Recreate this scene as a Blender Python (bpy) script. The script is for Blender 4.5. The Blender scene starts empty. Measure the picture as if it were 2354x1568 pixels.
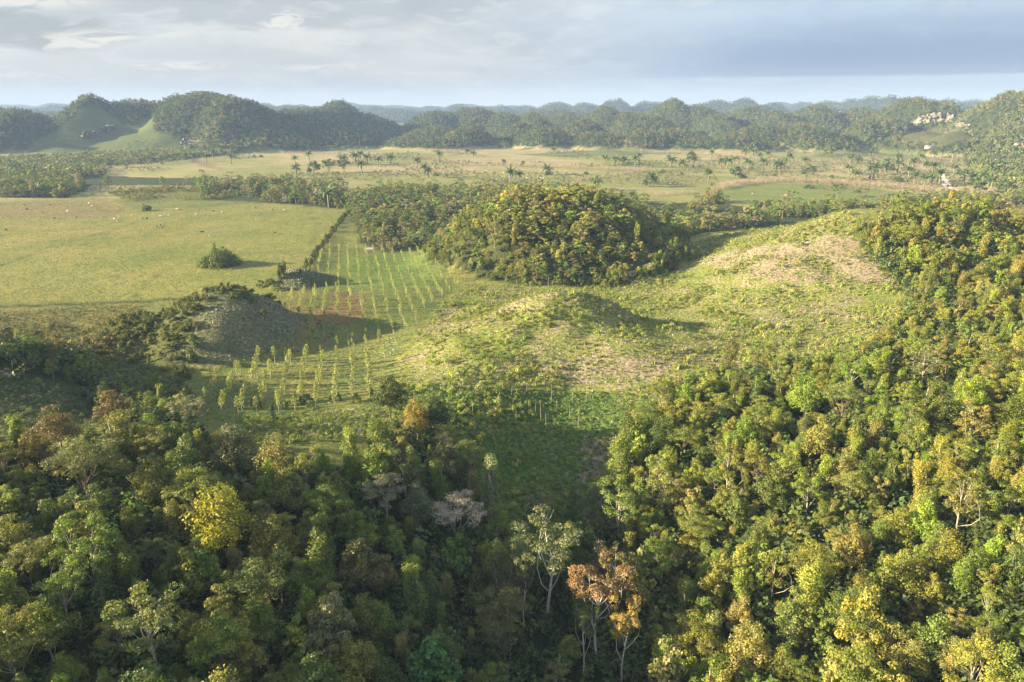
import bpy, math, random
import numpy as np
from mathutils import Vector

S = bpy.context.scene
COL = S.collection
R = math.radians
rng = np.random.default_rng(11)
random.seed(5)

# ------------------------------------------------------------------ camera, light, exposure
CAM_Z, PITCH, F = 80.0, 18.9, 683.0
cam = bpy.data.objects.new('camera', bpy.data.cameras.new('camera'))
COL.objects.link(cam)
cam.location = (0, 0, CAM_Z)
cam.rotation_euler = (R(90 - PITCH), 0, 0)
cam.data.sensor_width = 36
cam.data.lens = 24
cam.data.clip_start = 0.5
cam.data.clip_end = 60000
S.camera = cam

SUN_ELEV, SUN_AZ = 16.5, -97.0           # azimuth clockwise from +Y (the view direction): from the left, a little behind
w = bpy.data.worlds.new('World'); S.world = w; w.use_nodes = True
WT = w.node_tree; WT.nodes.clear()

def N(t, kind, **kw):
    n = t.nodes.new(kind)
    for k, v in kw.items():
        if k == 'inp':
            for a, b in v.items():
                if hasattr(b, 'is_linked') or isinstance(b, bpy.types.NodeSocket): t.links.new(b, n.inputs[a])
                else: n.inputs[a].default_value = b
        else: setattr(n, k, v)
    return n

def M(t, op, a, b=None, c=None, clamp=False):
    n = t.nodes.new('ShaderNodeMath'); n.operation = op; n.use_clamp = clamp
    for i, v in enumerate((a, b, c)):
        if v is None: continue
        if isinstance(v, bpy.types.NodeSocket): t.links.new(v, n.inputs[i])
        else: n.inputs[i].default_value = v
    return n.outputs[0]

def MIX(t, f, a, b, mode='MIX'):
    n = t.nodes.new('ShaderNodeMix'); n.data_type = 'RGBA'; n.blend_type = mode
    for sock, v in ((n.inputs[0], f), (n.inputs[6], a), (n.inputs[7], b)):
        if isinstance(v, bpy.types.NodeSocket): t.links.new(v, sock)
        elif isinstance(v, (int, float)): sock.default_value = v
        else: sock.default_value = (*v, 1)
    return n.outputs[2]

def SM(t, x, lo, hi):
    n = t.nodes.new('ShaderNodeMapRange'); n.interpolation_type = 'SMOOTHSTEP'
    t.links.new(x, n.inputs[0]); n.inputs[1].default_value = lo; n.inputs[2].default_value = hi
    return n.outputs[0]

def NOISE(t, vec, scale, detail=4, rough=0.5, dist=0.0):
    n = t.nodes.new('ShaderNodeTexNoise'); t.links.new(vec, n.inputs['Vector'])
    n.inputs['Scale'].default_value = scale; n.inputs['Detail'].default_value = detail
    n.inputs['Roughness'].default_value = rough; n.inputs['Distortion'].default_value = dist
    return n.outputs[0]

def build_sky():
    t = WT
    sky = N(t, 'ShaderNodeTexSky', sky_type='NISHITA', sun_disc=False, sun_elevation=R(SUN_ELEV), sun_rotation=R(SUN_AZ),
            altitude=100, air_density=1.2, dust_density=2.0)
    tc = N(t, 'ShaderNodeTexCoord')
    sep = N(t, 'ShaderNodeSeparateXYZ'); t.links.new(tc.outputs['Generated'], sep.inputs[0])
    X, Y, Z = sep.outputs
    az = M(t, 'ARCTAN2', X, Y)                                    # 0 ahead, + right
    el = M(t, 'ARCSINE', Z)
    comb = N(t, 'ShaderNodeCombineXYZ'); t.links.new(az, comb.inputs[0])
    t.links.new(M(t, 'MULTIPLY', el, 4.0), comb.inputs[1])
    v = comb.outputs[0]
    n1 = NOISE(t, v, 4.0, 7, 0.58, 0.5)
    n2 = NOISE(t, v, 16.0, 9, 0.62, 0.8)
    n3 = NOISE(t, v, 1.3, 4, 0.5)
    # warped elevation / azimuth, so that the masks get cloudy edges
    ew = M(t, 'ADD', el, M(t, 'MULTIPLY', M(t, 'SUBTRACT', n2, 0.5), 0.045))
    aw = M(t, 'ADD', az, M(t, 'MULTIPLY', M(t, 'SUBTRACT', n2, 0.5), 0.22))
    right = SM(t, az, -0.25, 0.45)
    pale = MIX(t, right, (0.62, 0.62, 0.62), (0.44, 0.555, 0.71))
    pale = MIX(t, SM(t, n1, 0.40, 0.62), pale, MIX(t, right, (0.42, 0.45, 0.49), (0.36, 0.455, 0.60)))
    pale = MIX(t, M(t, 'MULTIPLY', SM(t, n3, 0.45, 0.7), 0.5), pale, (0.66, 0.68, 0.70))
    def blob(a0, e0, ra, re, soft=1.0):
        da = M(t, 'DIVIDE', M(t, 'SUBTRACT', aw, a0), ra); de = M(t, 'DIVIDE', M(t, 'SUBTRACT', ew, e0), re)
        d = M(t, 'ADD', M(t, 'MULTIPLY', da, da), M(t, 'MULTIPLY', de, de))
        return M(t, 'SUBTRACT', 1.0, SM(t, d, 1.0 - soft * 0.6, 1.0 + soft * 0.6))
    c = pale
    # wide grey deck high on the left, dark ragged cloud at the far left
    c = MIX(t, M(t, 'MULTIPLY', blob(-0.33, 0.125, 0.27, 0.030), 0.8), c, (0.37, 0.40, 0.45))
    c = MIX(t, M(t, 'MULTIPLY', blob(-0.61, 0.083, 0.13, 0.022, 0.9), 0.95), c, (0.27, 0.30, 0.355))
    c = MIX(t, M(t, 'MULTIPLY', blob(-0.35, 0.04, 0.34, 0.028), 0.55), c, (0.47, 0.50, 0.54))
    # warm sunlit heads
    for a0, e0, ra, re, f in ((-0.58, 0.118, 0.09, 0.010, 0.85), (-0.50, 0.077, 0.045, 0.010, 0.9), (-0.285, 0.103, 0.018, 0.016, 0.95),
                              (-0.42, 0.050, 0.05, 0.005, 0.85), (-0.24, 0.052, 0.05, 0.005, 0.7), (-0.13, 0.044, 0.07, 0.0025, 0.6),
                              (-0.60, 0.035, 0.05, 0.003, 0.7), (-0.42, 0.088, 0.03, 0.006, 0.6), (0.22, 0.085, 0.05, 0.006, 0.3)):
        c = MIX(t, M(t, 'MULTIPLY', M(t, 'MULTIPLY', blob(a0, e0, ra, re, 1.5), f), SM(t, n2, 0.40, 0.56)), c, (0.76, 0.73, 0.68))
    c = MIX(t, M(t, 'MULTIPLY', SM(t, n2, 0.50, 0.66), 0.35), c, MIX(t, 1.0, c, (0.80, 0.83, 0.88), 'MULTIPLY'))
    c = MIX(t, M(t, 'MULTIPLY', SM(t, n2, 0.47, 0.36), 0.35), c, (0.70, 0.71, 0.72))
    # blue-grey rain mass on the right with a flat base
    base = M(t, 'ADD', 0.035, M(t, 'MULTIPLY', M(t, 'SUBTRACT', n1, 0.5), 0.010))
    under = SM(t, M(t, 'SUBTRACT', el, base), 0.0, 0.004)
    over = M(t, 'SUBTRACT', 1.0, SM(t, ew, 0.06, 0.125))
    rain = M(t, 'MULTIPLY', M(t, 'MULTIPLY', under, over), SM(t, az, 0.0, 0.42))
    c = MIX(t, M(t, 'MULTIPLY', rain, 0.92), c, (0.11, 0.20, 0.42))
    # rain veil, pale light at the horizon
    veil = M(t, 'MULTIPLY', M(t, 'SUBTRACT', 1.0, SM(t, el, 0.02, 0.06)), SM(t, az, -0.1, 0.25))
    c = MIX(t, M(t, 'MULTIPLY', veil, 0.35), c, (0.45, 0.56, 0.68))
    hor = M(t, 'SUBTRACT', 1.0, SM(t, el, -0.005, 0.032))
    c = MIX(t, M(t, 'MULTIPLY', hor, 0.75), c, MIX(t, SM(t, az, -0.5, 0.5), (1.0, 0.92, 0.76), (1.0, 0.94, 0.78)))
    # overhead the deck goes on, a little broken, brightened out of view to lift the shade
    up = SM(t, el, 0.18, 0.7)
    c = MIX(t, up, c, MIX(t, SM(t, n3, 0.35, 0.65), (0.62, 0.72, 0.86), (0.74, 0.78, 0.84)))
    nish = MIX(t, 1.0, sky.outputs[0], (1, 1, 1), 'MULTIPLY')
    cloud = MIX(t, 1.0, c, (CLOUD_GAIN,) * 3, 'MULTIPLY')
    full = MIX(t, 0.93, nish, cloud)
    bg = N(t, 'ShaderNodeBackground'); t.links.new(full, bg.inputs[0]); bg.inputs[1].default_value = SKY_STRENGTH
    out = N(t, 'ShaderNodeOutputWorld'); t.links.new(bg.outputs[0], out.inputs[0])
SKY_STRENGTH = 0.12
CLOUD_GAIN = 1.0 / 0.12 * 0.212
build_sky()

sun = bpy.data.lights.new('sun', 'SUN'); so = bpy.data.objects.new('sun', sun); COL.objects.link(so)
sun.energy = 5.0; sun.angle = R(0.6); sun.color = (1.0, 0.81, 0.51)
sd = Vector((math.sin(R(SUN_AZ)) * math.cos(R(SUN_ELEV)), math.cos(R(SUN_AZ)) * math.cos(R(SUN_ELEV)), math.sin(R(SUN_ELEV))))
so.rotation_euler = sd.to_track_quat('Z', 'Y').to_euler()

vs = S.view_settings
vs.view_transform = 'Standard'; vs.look = 'None'; vs.exposure = 2.35; vs.gamma = 1; vs.use_curve_mapping = False
S.cycles.max_bounces = 6; S.cycles.diffuse_bounces = 4; S.cycles.transmission_bounces = 4; S.cycles.volume_bounces = 0
S.cycles.glossy_bounces = 1
S.cycles.use_denoising = True
S.cycles.use_adaptive_sampling = False

# ------------------------------------------------------------------ small maths
ST, CT = math.sin(R(PITCH)), math.cos(R(PITCH))
K = 1024 / 2353.0
def ray(u, v):
    a = (u * K - 512) / F; b = (341 - v * K) / F
    return a, CT + b * ST, -ST + b * CT
def P(u, v, z=0.0):
    a, b, c = ray(u, v)
    y = (z - CAM_Z) / c * b
    return a / b * y, y
def proj(x, y, z):
    """world -> the sketch coordinates the layout was measured in"""
    f = y * CT - (z - CAM_Z) * ST; up = y * ST + (z - CAM_Z) * CT
    f = np.where(f > 1, f, 1)
    return (512 + F * x / f) / K, (341 - F * up / f) / K

def hash2(ix, iy, s=0):
    h = (ix.astype(np.int64) * 374761393 + iy.astype(np.int64) * 668265263 + s * 974634777) & 0xFFFFFFFF
    h = ((h ^ (h >> 13)) * 1274126177) & 0xFFFFFFFF
    return ((h ^ (h >> 16)) & 0xFFFF) / 65535.0
def vnoise(x, y, s=0):
    ix, iy = np.floor(x), np.floor(y); fx, fy = x - ix, y - iy
    fx = fx * fx * (3 - 2 * fx); fy = fy * fy * (3 - 2 * fy)
    a = hash2(ix, iy, s); b = hash2(ix + 1, iy, s); c = hash2(ix, iy + 1, s); d = hash2(ix + 1, iy + 1, s)
    return (a + (b - a) * fx) * (1 - fy) + (c + (d - c) * fx) * fy
def fbm(x, y, sc, o=4, s=0):
    r, a, t = 0, 1.0, 0
    for i in range(o):
        r = r + a * vnoise(x / sc + 17.3 * i, y / sc + 9.1 * i, s + i); t += a; a *= 0.5; sc *= 0.5
    return r / t - 0.5
def sstep(x, a, b):
    t = np.clip((x - a) / (b - a), 0, 1); return t * t * (3 - 2 * t)
def inpoly(px, py, poly):
    px, py = np.asarray(px, float), np.asarray(py, float)
    r = np.zeros(px.shape, bool); n = len(poly)
    for i in range(n):
        x1, y1 = poly[i]; x2, y2 = poly[(i + 1) % n]
        c = ((y1 > py) != (y2 > py)) & (px < (x2 - x1) * (py - y1) / ((y2 - y1) or 1e-9) + x1)
        r ^= c
    return r

# ------------------------------------------------------------------ terrain height
CTRL = [(-300, 260, 0), (-250, 330, 0), (-160, 300, 0), (-60, 330, 0), (-90, 380, 0), (-200, 420, 0), (0, 480, 0), (-300, 480, 0), (150, 470, 0), (300, 520, 2), (-100, 540, 0), (400, 560, 2),
        # plantation floor
        (-60, 172, 1), (-85, 190, 0), (-40, 200, 0), (-70, 225, 0), (-30, 240, 0), (-60, 270, 0), (-100, 270, 0), (-20, 290, 0), (-150, 215, 1), (-180, 230, 0),
        # valley between the low hill and the cleared slope
        (10, 290, 0), (70, 275, 0), (60, 320, 0), (85, 365, 0), (100, 400, 0), (60, 282, 0), (16, 194, 0.5), (-10, 197, 2), (40, 215, 2),
        # cleared slope and its ridge
        (94, 384, 1), (87, 316, 4), (126, 376, 12), (153, 358, 22), (164, 334, 33), (175, 300, 24), (163, 271, 15), (122, 254, 8), (132, 228, 11), (105, 290, 10), (130, 310, 20),
        (82, 233, 5), (49, 223, 2), (100, 215, 7), (150, 420, 8), (190, 380, 16),
        # dark wooded hill behind, land beyond on the right
        (205, 345, 30), (232, 312, 23), (250, 360, 15), (200, 250, 12), (260, 250, 10), (260, 420, 8), (330, 430, 20), (300, 400, 10), (340, 350, 6), (240, 480, 2),
        # foreground right slope
        (38, 168, 1), (60, 165, 5), (90, 170, 8), (130, 175, 12), (170, 185, 16), (230, 190, 20), (50, 125, 0), (80, 125, 8), (112, 130, 14), (155, 140, 20), (45, 90, -2), (80, 92, 9), (120, 95, 17), (60, 50, 4), (110, 50, 16), (200, 90, 24),
        # gully
        (14, 180, -1), (20, 165, -3), (22, 150, -7), (18, 132, -11), (12, 110, -14), (8, 80, -15), (5, 50, -14),
        # foreground left hill
        (-28, 165, 4), (-10, 160, 2), (-40, 148, 6), (-20, 135, 0), (-62, 125, 9), (-90, 140, 9), (-112, 158, 5), (-38, 105, 3), (-85, 95, 13), (-60, 65, 9), (-12, 105, -6), (-20, 70, -4), (-125, 120, 12), (-170, 110, 10), (-110, 60, 9),
        # grassy hill on the left edge
        (-126, 166, 9), (-142, 176, 18), (-165, 182, 24), (-200, 180, 26), (-112, 172, 2), (-150, 205, 4), (-250, 190, 16), (-190, 215, 8), (-145, 150, 9), (0, 20, -8), (-60, 10, 4), (80, 5, 4), (-10, -60, -4), (200, 10, 16), (-200, 30, 6),
        (-400, 350, 0), (450, 450, 2), (450, 300, 4), (-350, 150, 6), (350, 150, 20)]
cp = np.array(CTRL, float)
def _phi(r2):
    r2 = np.maximum(r2, 1e-6); return r2 * np.log(r2) * 0.5
_d = (cp[:, None, 0] - cp[None, :, 0]) ** 2 + (cp[:, None, 1] - cp[None, :, 1]) ** 2
_n = len(cp)
_A = np.zeros((_n + 3, _n + 3)); _A[:_n, :_n] = _phi(_d / 1e4) + np.eye(_n) * 0.002
_A[:_n, _n] = 1; _A[:_n, _n + 1:] = cp[:, :2] / 100; _A[_n:, :_n] = _A[:_n, _n:].T
_w = np.linalg.solve(_A, np.concatenate([cp[:, 2], [0, 0, 0]]))
def tps(x, y):
    out = _w[_n] + _w[_n + 1] * x / 100 + _w[_n + 2] * y / 100
    for i in range(_n):
        out = out + _w[i] * _phi(((x - cp[i, 0]) ** 2 + (y - cp[i, 1]) ** 2) / 1e4)
    return out

#        cx, cy, height, rx, ry, rotation, power
BUMPS = [(-106, 238, 20.0, 28, 34, 0.0, 1.0), (-134, 232, 12.5, 26, 26, 0.1, 1.4), (-152, 228, 5, 22, 18, 0.0, 1.5),
         (-103, 318, 6.5, 14, 12, 0, 1.1), (-92, 322, 3.5, 12, 9, 0, 1.2),
         (18, 237, 15.5, 31, 28, 0.0, 1.1), (10, 228, 8, 62, 48, 0.1, 1.5), (-10, 232, 6, 34, 32, 0.0, 1.5), (28, 214, 6.0, 44, 26, 0.0, 1.5),
         (26, 388, 34, 76, 72, 0.0, 1.25), (62, 405, 14, 55, 45, 0, 1.4), (-18, 372, 8, 40, 45, 0, 1.4)]
def peak(u, v, y, uw, ry, tree=7.0, pw=1.3):
    a, b, c = ray(u, v)
    z = CAM_Z + c / b * y
    return (a / b * y, y, z - tree, uw * K / F * y * (1.12 if u < 720 and y < 1900 else .86), ry * (1.0 if u < 720 else .85), 0.0, pw)
FAR = [peak(-60, 245, 1450, 150, 240), peak(40, 262, 1420, 80, 160), peak(205, 227, 1480, 105, 170, 5, 2.0), peak(320, 240, 1560, 120, 180), peak(410, 232, 1600, 80, 180),
       peak(485, 211, 1600, 115, 260, 7, 1.5), peak(525, 238, 1480, 75, 150), peak(560, 245, 1500, 115, 170), peak(512, 286, 1370, 62, 110, 0, 2.0), peak(600, 300, 1420, 120, 130), peak(690, 254, 1720, 90, 220), peak(640, 280, 1600, 110, 180),
       peak(775, 236, 1850, 85, 220), peak(850, 258, 1850, 110, 220), peak(780, 290, 1500, 130, 110), peak(400, 300, 1400, 200, 80),
       peak(990, 254, 2000, 95, 200, 7, 1.1), peak(1090, 251, 2050, 90, 200, 7, 1.1), peak(1160, 262, 2000, 80, 200), peak(995, 280, 1620, 100, 160), peak(1075, 285, 1520, 80, 130), peak(930, 305, 1480, 60, 100), peak(1000, 315, 1430, 110, 70),
       peak(1225, 254, 1800, 75, 180), peak(1250, 290, 1500, 90, 110), peak(1190, 280, 1620, 70, 120), peak(1385, 247, 1900, 80, 200), peak(1440, 265, 1800, 70, 160), peak(1340, 275, 1620, 70, 130), peak(1380, 300, 1460, 90, 80), peak(1300, 262, 2100, 90, 200),
       peak(1545, 232, 2000, 80, 230), peak(1610, 245, 1950, 90, 230), peak(1500, 265, 1750, 90, 150), peak(1550, 290, 1500, 120, 100), peak(1480, 300, 1420, 70, 60), peak(1720, 243, 2050, 80, 220), peak(1660, 262, 1800, 80, 160), peak(1790, 250, 1900, 90, 220), peak(1880, 239, 1950, 95, 220, 7, 1.1), peak(1985, 240, 1900, 90, 220, 7, 1.1),
       peak(1760, 280, 1480, 110, 120), peak(1860, 274, 1420, 100, 130), peak(1700, 305, 1370, 110, 60), peak(1600, 312, 1380, 70, 50), peak(1990, 268, 1430, 60, 90), peak(1930, 312, 1330, 60, 50),
       peak(2080, 222, 1650, 95, 230, 7, 1.3), peak(2150, 238, 1600, 80, 200), peak(2030, 262, 1550, 90, 140), peak(2120, 290, 1330, 110, 110), peak(2200, 300, 1250, 100, 90), peak(2353, 216, 1350, 130, 240), peak(2260, 250, 1450, 80, 160), peak(2480, 230, 1250, 140, 240), peak(2340, 300, 1150, 90, 90)]
for (u, v, y, uw) in ((60, 246, 4200, 110), (120, 242, 4400, 70), (180, 246, 4000, 60), (340, 237, 4600, 50), (600, 236, 4000, 60), (650, 244, 3800, 60), (700, 240, 4100, 60), (740, 246, 3900, 50), (830, 240, 5200, 60), (865, 244, 4300, 60), (910, 246, 3900, 80), (985, 238, 5600, 60), (940, 243, 5000, 60),
                      (1050, 242, 4300, 60), (1110, 240, 4700, 60), (1150, 243, 4200, 50), (1210, 240, 4500, 60), (1280, 232, 4000, 70), (1340, 236, 3900, 60), (1400, 234, 3700, 40), (1425, 228, 3700, 50), (1480, 233, 3800, 50), (1510, 236, 3900, 60), (1610, 236, 3600, 50), (1650, 229, 3600, 60), (1715, 223, 3500, 55), (1780, 231, 3500, 50), (1730, 235, 3300, 80), (1850, 234, 4600, 60),
                      (1900, 228, 3900, 60), (1965, 229, 3700, 50), (2010, 222, 3500, 50), (2050, 218, 3400, 50), (2120, 221, 3400, 60), (2180, 226, 3600, 50), (2250, 228, 4000, 60), (2300, 234, 3700, 80), (1570, 238, 5200, 60), (2350, 232, 4100, 60), (-60, 246, 3800, 100), (2450, 236, 3500, 100), (20, 250, 3400, 90), (620, 262, 2600, 100), (700, 268, 2500, 90), (830, 270, 2450, 120), (1240, 262, 2600, 120), (1480, 258, 2500, 120), (1260, 250, 3000, 140), (1380, 252, 3100, 140), (2230, 250, 2400, 120),
                      (480, 246, 4800, 120), (250, 248, 4300, 120), (1100, 250, 3300, 160), (1700, 246, 2900, 160), (1950, 244, 2900, 200), (100, 258, 2500, 160)):
    FAR.append(peak(u, v, y, uw * 1.08, 330, 9, 1.2))
random.seed(3)
for i in range(70):                                      # hills outside the view and far beyond it, so that the land goes on
    side = 1 if i % 2 else -1
    yy = random.uniform(900, 6000); xx = side * (0.86 * yy + random.uniform(60, 1600))
    FAR.append((xx, yy, random.uniform(40, 95), random.uniform(120, 300), random.uniform(120, 300), 0, 1.4))
for i in range(60):
    yy = random.uniform(6000, 8000); a, b, c = ray(random.uniform(-200, 2560), random.uniform(238, 246))
    FAR.append((a / b * yy, yy, CAM_Z + c / b * yy, random.uniform(200, 520), 400, 0, 1.4))

def bump(x, y, bp, warp=0.0):
    cx, cy, h, rx, ry, rot, pw = bp
    dx, dy = x - cx, y - cy
    c, s = math.cos(rot), math.sin(rot)
    q = ((dx * c + dy * s) / rx) ** 2 + ((-dx * s + dy * c) / ry) ** 2
    q = np.sqrt(q) + warp
    # steep sided karst cone with a rounded head
    q = np.clip(q, 0, None)
    dome = np.clip(1 - q ** 2.1, 0, 1) ** 0.95
    cone = np.clip(1 - sstep(q, -0.15, 1.15), 0, 1) ** (pw * 0.62)
    k = 0.25 if h < 25 else (0.0 if pw > 1.9 else 0.62)
    return h * (k * dome + (1 - k) * cone)

def height(x, y):
    x = np.asarray(x, float); y = np.asarray(y, float)
    near = (y < 620) & (np.abs(x) < 620)
    z = np.zeros(x.shape)
    if near.any():
        xn, yn = x[near], y[near]
        d = np.maximum(np.maximum(yn - 440, np.abs(xn) - 380), -yn - 40)
        zz = tps(xn, yn) * (1 - sstep(d, 0, 110))
        wv = fbm(xn, yn, 22, 3, 5) * 0.28
        add = np.zeros(xn.shape)
        for i, b in enumerate(BUMPS):
            add = np.maximum(add, bump(xn, yn, b, wv)) + 0.25 * np.minimum(add, bump(xn, yn, b, wv))
        zz = zz + add
        hilly = sstep(np.abs(zz), 1.0, 5.0)
        zz += fbm(xn, yn, 9, 3, 9) * (0.25 + 1.6 * hilly)
        z[near] = zz
    far = y > 900
    if far.any():
        xf, yf = x[far], y[far]
        wv = fbm(xf, yf, 260, 4, 21) * 0.42
        add = np.zeros(xf.shape)
        for b in FAR:
            m = (np.abs(xf - b[0]) < b[3] * 1.45) & (np.abs(yf - b[1]) < b[4] * 1.45)
            if m.any():
                v = bump(xf[m], yf[m], b, wv[m]); o = add[m]
                add[m] = np.maximum(o, v) + 0.10 * np.minimum(o, v)
        add += (fbm(xf, yf, 90, 3, 31) * 20 + fbm(xf, yf, 240, 2, 33) * 22) * sstep(add, 3, 40)
        z[far] += add
    z = z + fbm(x, y, 120, 3, 41) * 1.4 * sstep(y, 250, 420)
    return z

def H1(x, y): return float(height(np.array([x]), np.array([y]))[0])
def hit(u, v, off=0.0, y0=40):
    """the first ground point (lifted by off) on a line of sight"""
    a, b, c = ray(u, v)
    ys = y0 * np.exp(np.linspace(0, math.log(9000 / y0), 3000)); xs = a / b * ys; zs = CAM_Z + c / b * ys
    d = zs - (height(xs, ys) + off)
    k = np.argmax(d < 0)
    if not (d < 0).any(): k = len(ys) - 1
    return float(xs[k]), float(ys[k])

# ------------------------------------------------------------------ helpers for meshes
def tag(o, label=None, cat=None, group=None, kind=None):
    if label: o['label'] = label
    if cat: o['category'] = cat
    if group: o['group'] = group
    if kind: o['kind'] = kind
    return o

class MB:
    """collects quads and triangles with a number per face"""
    def __init__(s): s.V = []; s.Fa = []; s.A = []; s.n = 0
    def add(s, v, f, hue=0.5, var=0.5):
        v = np.asarray(v, float).reshape(-1, 3); f = np.asarray(f, int)
        s.V.append(v); s.Fa.append(f + s.n); s.n += len(v)
        k = len(f); s.A.append(np.stack([np.broadcast_to(hue, (k,)), np.broadcast_to(var, (k,))], 1))
        return s
    def mesh(s, name, mats, smooth=False):
        me = bpy.data.meshes.new(name)
        V = np.concatenate(s.V); me.vertices.add(len(V)); me.vertices.foreach_set('co', V.ravel())
        loops = np.concatenate([f.ravel() for f in s.Fa]); tot = np.concatenate([np.full(len(f), f.shape[1]) for f in s.Fa])
        st = np.concatenate([[0], np.cumsum(tot)[:-1]])
        me.loops.add(len(loops)); me.loops.foreach_set('vertex_index', loops.astype(np.int32))
        me.polygons.add(len(tot)); me.polygons.foreach_set('loop_start', st.astype(np.int32)); me.polygons.foreach_set('loop_total', tot.astype(np.int32))
        A = np.concatenate(s.A)
        for i, nm in enumerate(('hue', 'var')):
            at = me.attributes.new(nm, 'FLOAT', 'FACE'); at.data.foreach_set('value', A[:, i].astype(np.float32))
        me.update(calc_edges=True)
        if smooth: me.polygons.foreach_set('use_smooth', [True] * len(tot))
        for m in (mats if isinstance(mats, (list, tuple)) else [mats]): me.materials.append(m)
        return me
    def build(s, name, mat, parent=None, smooth=False):
        return link(name, s.mesh(name, mat, smooth), parent)

def link(name, me, parent=None):
    o = bpy.data.objects.new(name, me); COL.objects.link(o)
    if parent: o.parent = parent
    return o

def tube(mb, pts, rad, n=5, hue=0.5, var=0.5):
    pts = np.asarray(pts, float); m = len(pts)
    d = np.gradient(pts, axis=0); d /= np.linalg.norm(d, axis=1, keepdims=True) + 1e-9
    ref = np.array([0.3, 0.9, 0.1]); 
    a = np.cross(d, ref); a /= np.linalg.norm(a, axis=1, keepdims=True) + 1e-9; b = np.cross(d, a)
    th = np.linspace(0, 2 * np.pi, n, endpoint=False)
    r = np.broadcast_to(np.asarray(rad, float), (m,))
    V = pts[:, None] + r[:, None, None] * (np.cos(th)[None, :, None] * a[:, None] + np.sin(th)[None, :, None] * b[:, None])
    i = np.arange(m - 1)[:, None] * n; j = np.arange(n)[None]; j2 = (j + 1) % n
    f = np.stack([i + j, i + j2, i + n + j2, i + n + j], -1).reshape(-1, 4)
    mb.add(V.reshape(-1, 3), f, hue, var)

def box(mb, c, s, hue=0.5, var=0.5):
    c = np.array(c, float); s = np.array(s, float) / 2
    V = np.array([[x, y, z] for x in (-1, 1) for y in (-1, 1) for z in (-1, 1)]) * s + c
    mb.add(V, [[0, 1, 3, 2], [4, 6, 7, 5], [0, 4, 5, 1], [2, 3, 7, 6], [0, 2, 6, 4], [1, 5, 7, 3]], hue, var)

def leaves(mb, pos, nrm, size, aspect, hue, var, r):
    n = len(pos)
    nrm = nrm / (np.linalg.norm(nrm, axis=1, keepdims=True) + 1e-9)
    t = r.normal(size=(n, 3)); a = np.cross(nrm, t); a /= np.linalg.norm(a, axis=1, keepdims=True) + 1e-9
    b = np.cross(nrm, a)
    s = (size * r.uniform(0.65, 1.35, n))[:, None]
    V = np.stack([pos - a * s * 0.5, pos - b * s * 0.5 * aspect, pos + a * s * 0.5, pos + b * s * 0.5 * aspect], 1)
    V[:, 0] += nrm * s * 0.12; V[:, 2] -= nrm * s * 0.10
    f = np.arange(4 * n).reshape(n, 4)
    mb.add(V.reshape(-1, 3), f, hue, var)

# ------------------------------------------------------------------ materials
def mat_leaf():
    m = bpy.data.materials.new('leaf'); m.use_nodes = True; t = m.node_tree; t.nodes.clear()
    tint = N(t, 'ShaderNodeAttribute', attribute_type='INSTANCER', attribute_name='tint').outputs['Color']
    hue = N(t, 'ShaderNodeAttribute', attribute_type='GEOMETRY', attribute_name='hue').outputs['Fac']
    var = N(t, 'ShaderNodeAttribute', attribute_type='GEOMETRY', attribute_name='var').outputs['Fac']
    c = MIX(t, SM(t, hue, 0.55, 1.0), tint, MIX(t, 1.0, tint, (1.20, 1.17, 0.85), 'MULTIPLY'))
    c = MIX(t, SM(t, hue, 0.45, 0.0), c, MIX(t, 1.0, tint, (0.72, 0.86, 0.80), 'MULTIPLY'))
    k = M(t, 'ADD', 0.62, M(t, 'MULTIPLY', var, 0.76))
    vm = N(t, 'ShaderNodeVectorMath', operation='SCALE'); t.links.new(c, vm.inputs[0]); t.links.new(k, vm.inputs['Scale'])
    c = vm.outputs[0]
    p = N(t, 'ShaderNodeBsdfPrincipled'); t.links.new(c, p.inputs['Base Color']); p.inputs['Roughness'].default_value = 0.55
    p.inputs['Specular IOR Level'].default_value = 0.22
    tr = N(t, 'ShaderNodeBsdfTranslucent'); t.links.new(MIX(t, 1.0, c, (1.25, 1.3, 0.6), 'MULTIPLY'), tr.inputs[0])
    mx = N(t, 'ShaderNodeMixShader'); mx.inputs[0].default_value = 0.28
    t.links.new(p.outputs[0], mx.inputs[1]); t.links.new(tr.outputs[0], mx.inputs[2])
    o = N(t, 'ShaderNodeOutputMaterial'); t.links.new(mx.outputs[0], o.inputs[0])
    return m
def mat_plain(name, col, rough=0.8, nscale=2.0, amt=0.4, bump=0.0, metallic=0.0, col2=None):
    m = bpy.data.materials.new(name); m.use_nodes = True; t = m.node_tree
    p = t.nodes['Principled BSDF']; p.inputs['Roughness'].default_value = rough; p.inputs['Metallic'].default_value = metallic
    p.inputs['Specular IOR Level'].default_value = 0.25
    tc = N(t, 'ShaderNodeTexCoord'); n = NOISE(t, tc.outputs['Object'], nscale, 5, 0.6)
    lo = tuple(c * (1 - amt) for c in col) if col2 is None else col2
    t.links.new(MIX(t, SM(t, n, 0.35, 0.65), lo, col), p.inputs['Base Color'])
    if bump:
        b = N(t, 'ShaderNodeBump'); b.inputs['Distance'].default_value = bump; t.links.new(n, b.inputs['Height']); t.links.new(b.outputs[0], p.inputs['Normal'])
    return m
LEAF = mat_leaf()
BARK = mat_plain('pale_bark', (0.42, 0.38, 0.31), 0.85, 1.5, 0.5)
WBARK = mat_plain('white_bark', (0.62, 0.60, 0.55), 0.8, 1.5, 0.3)
BARKD = mat_plain('brown_bark', (0.17, 0.13, 0.09), 0.9, 1.5, 0.4)
DRY = mat_plain('dry_twigs', (0.36, 0.29, 0.225), 0.9, 1.0, 0.3)
ROCK = mat_plain('limestone', (0.36, 0.345, 0.32), 0.9, 0.9, 0.5, 0.05)
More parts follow.
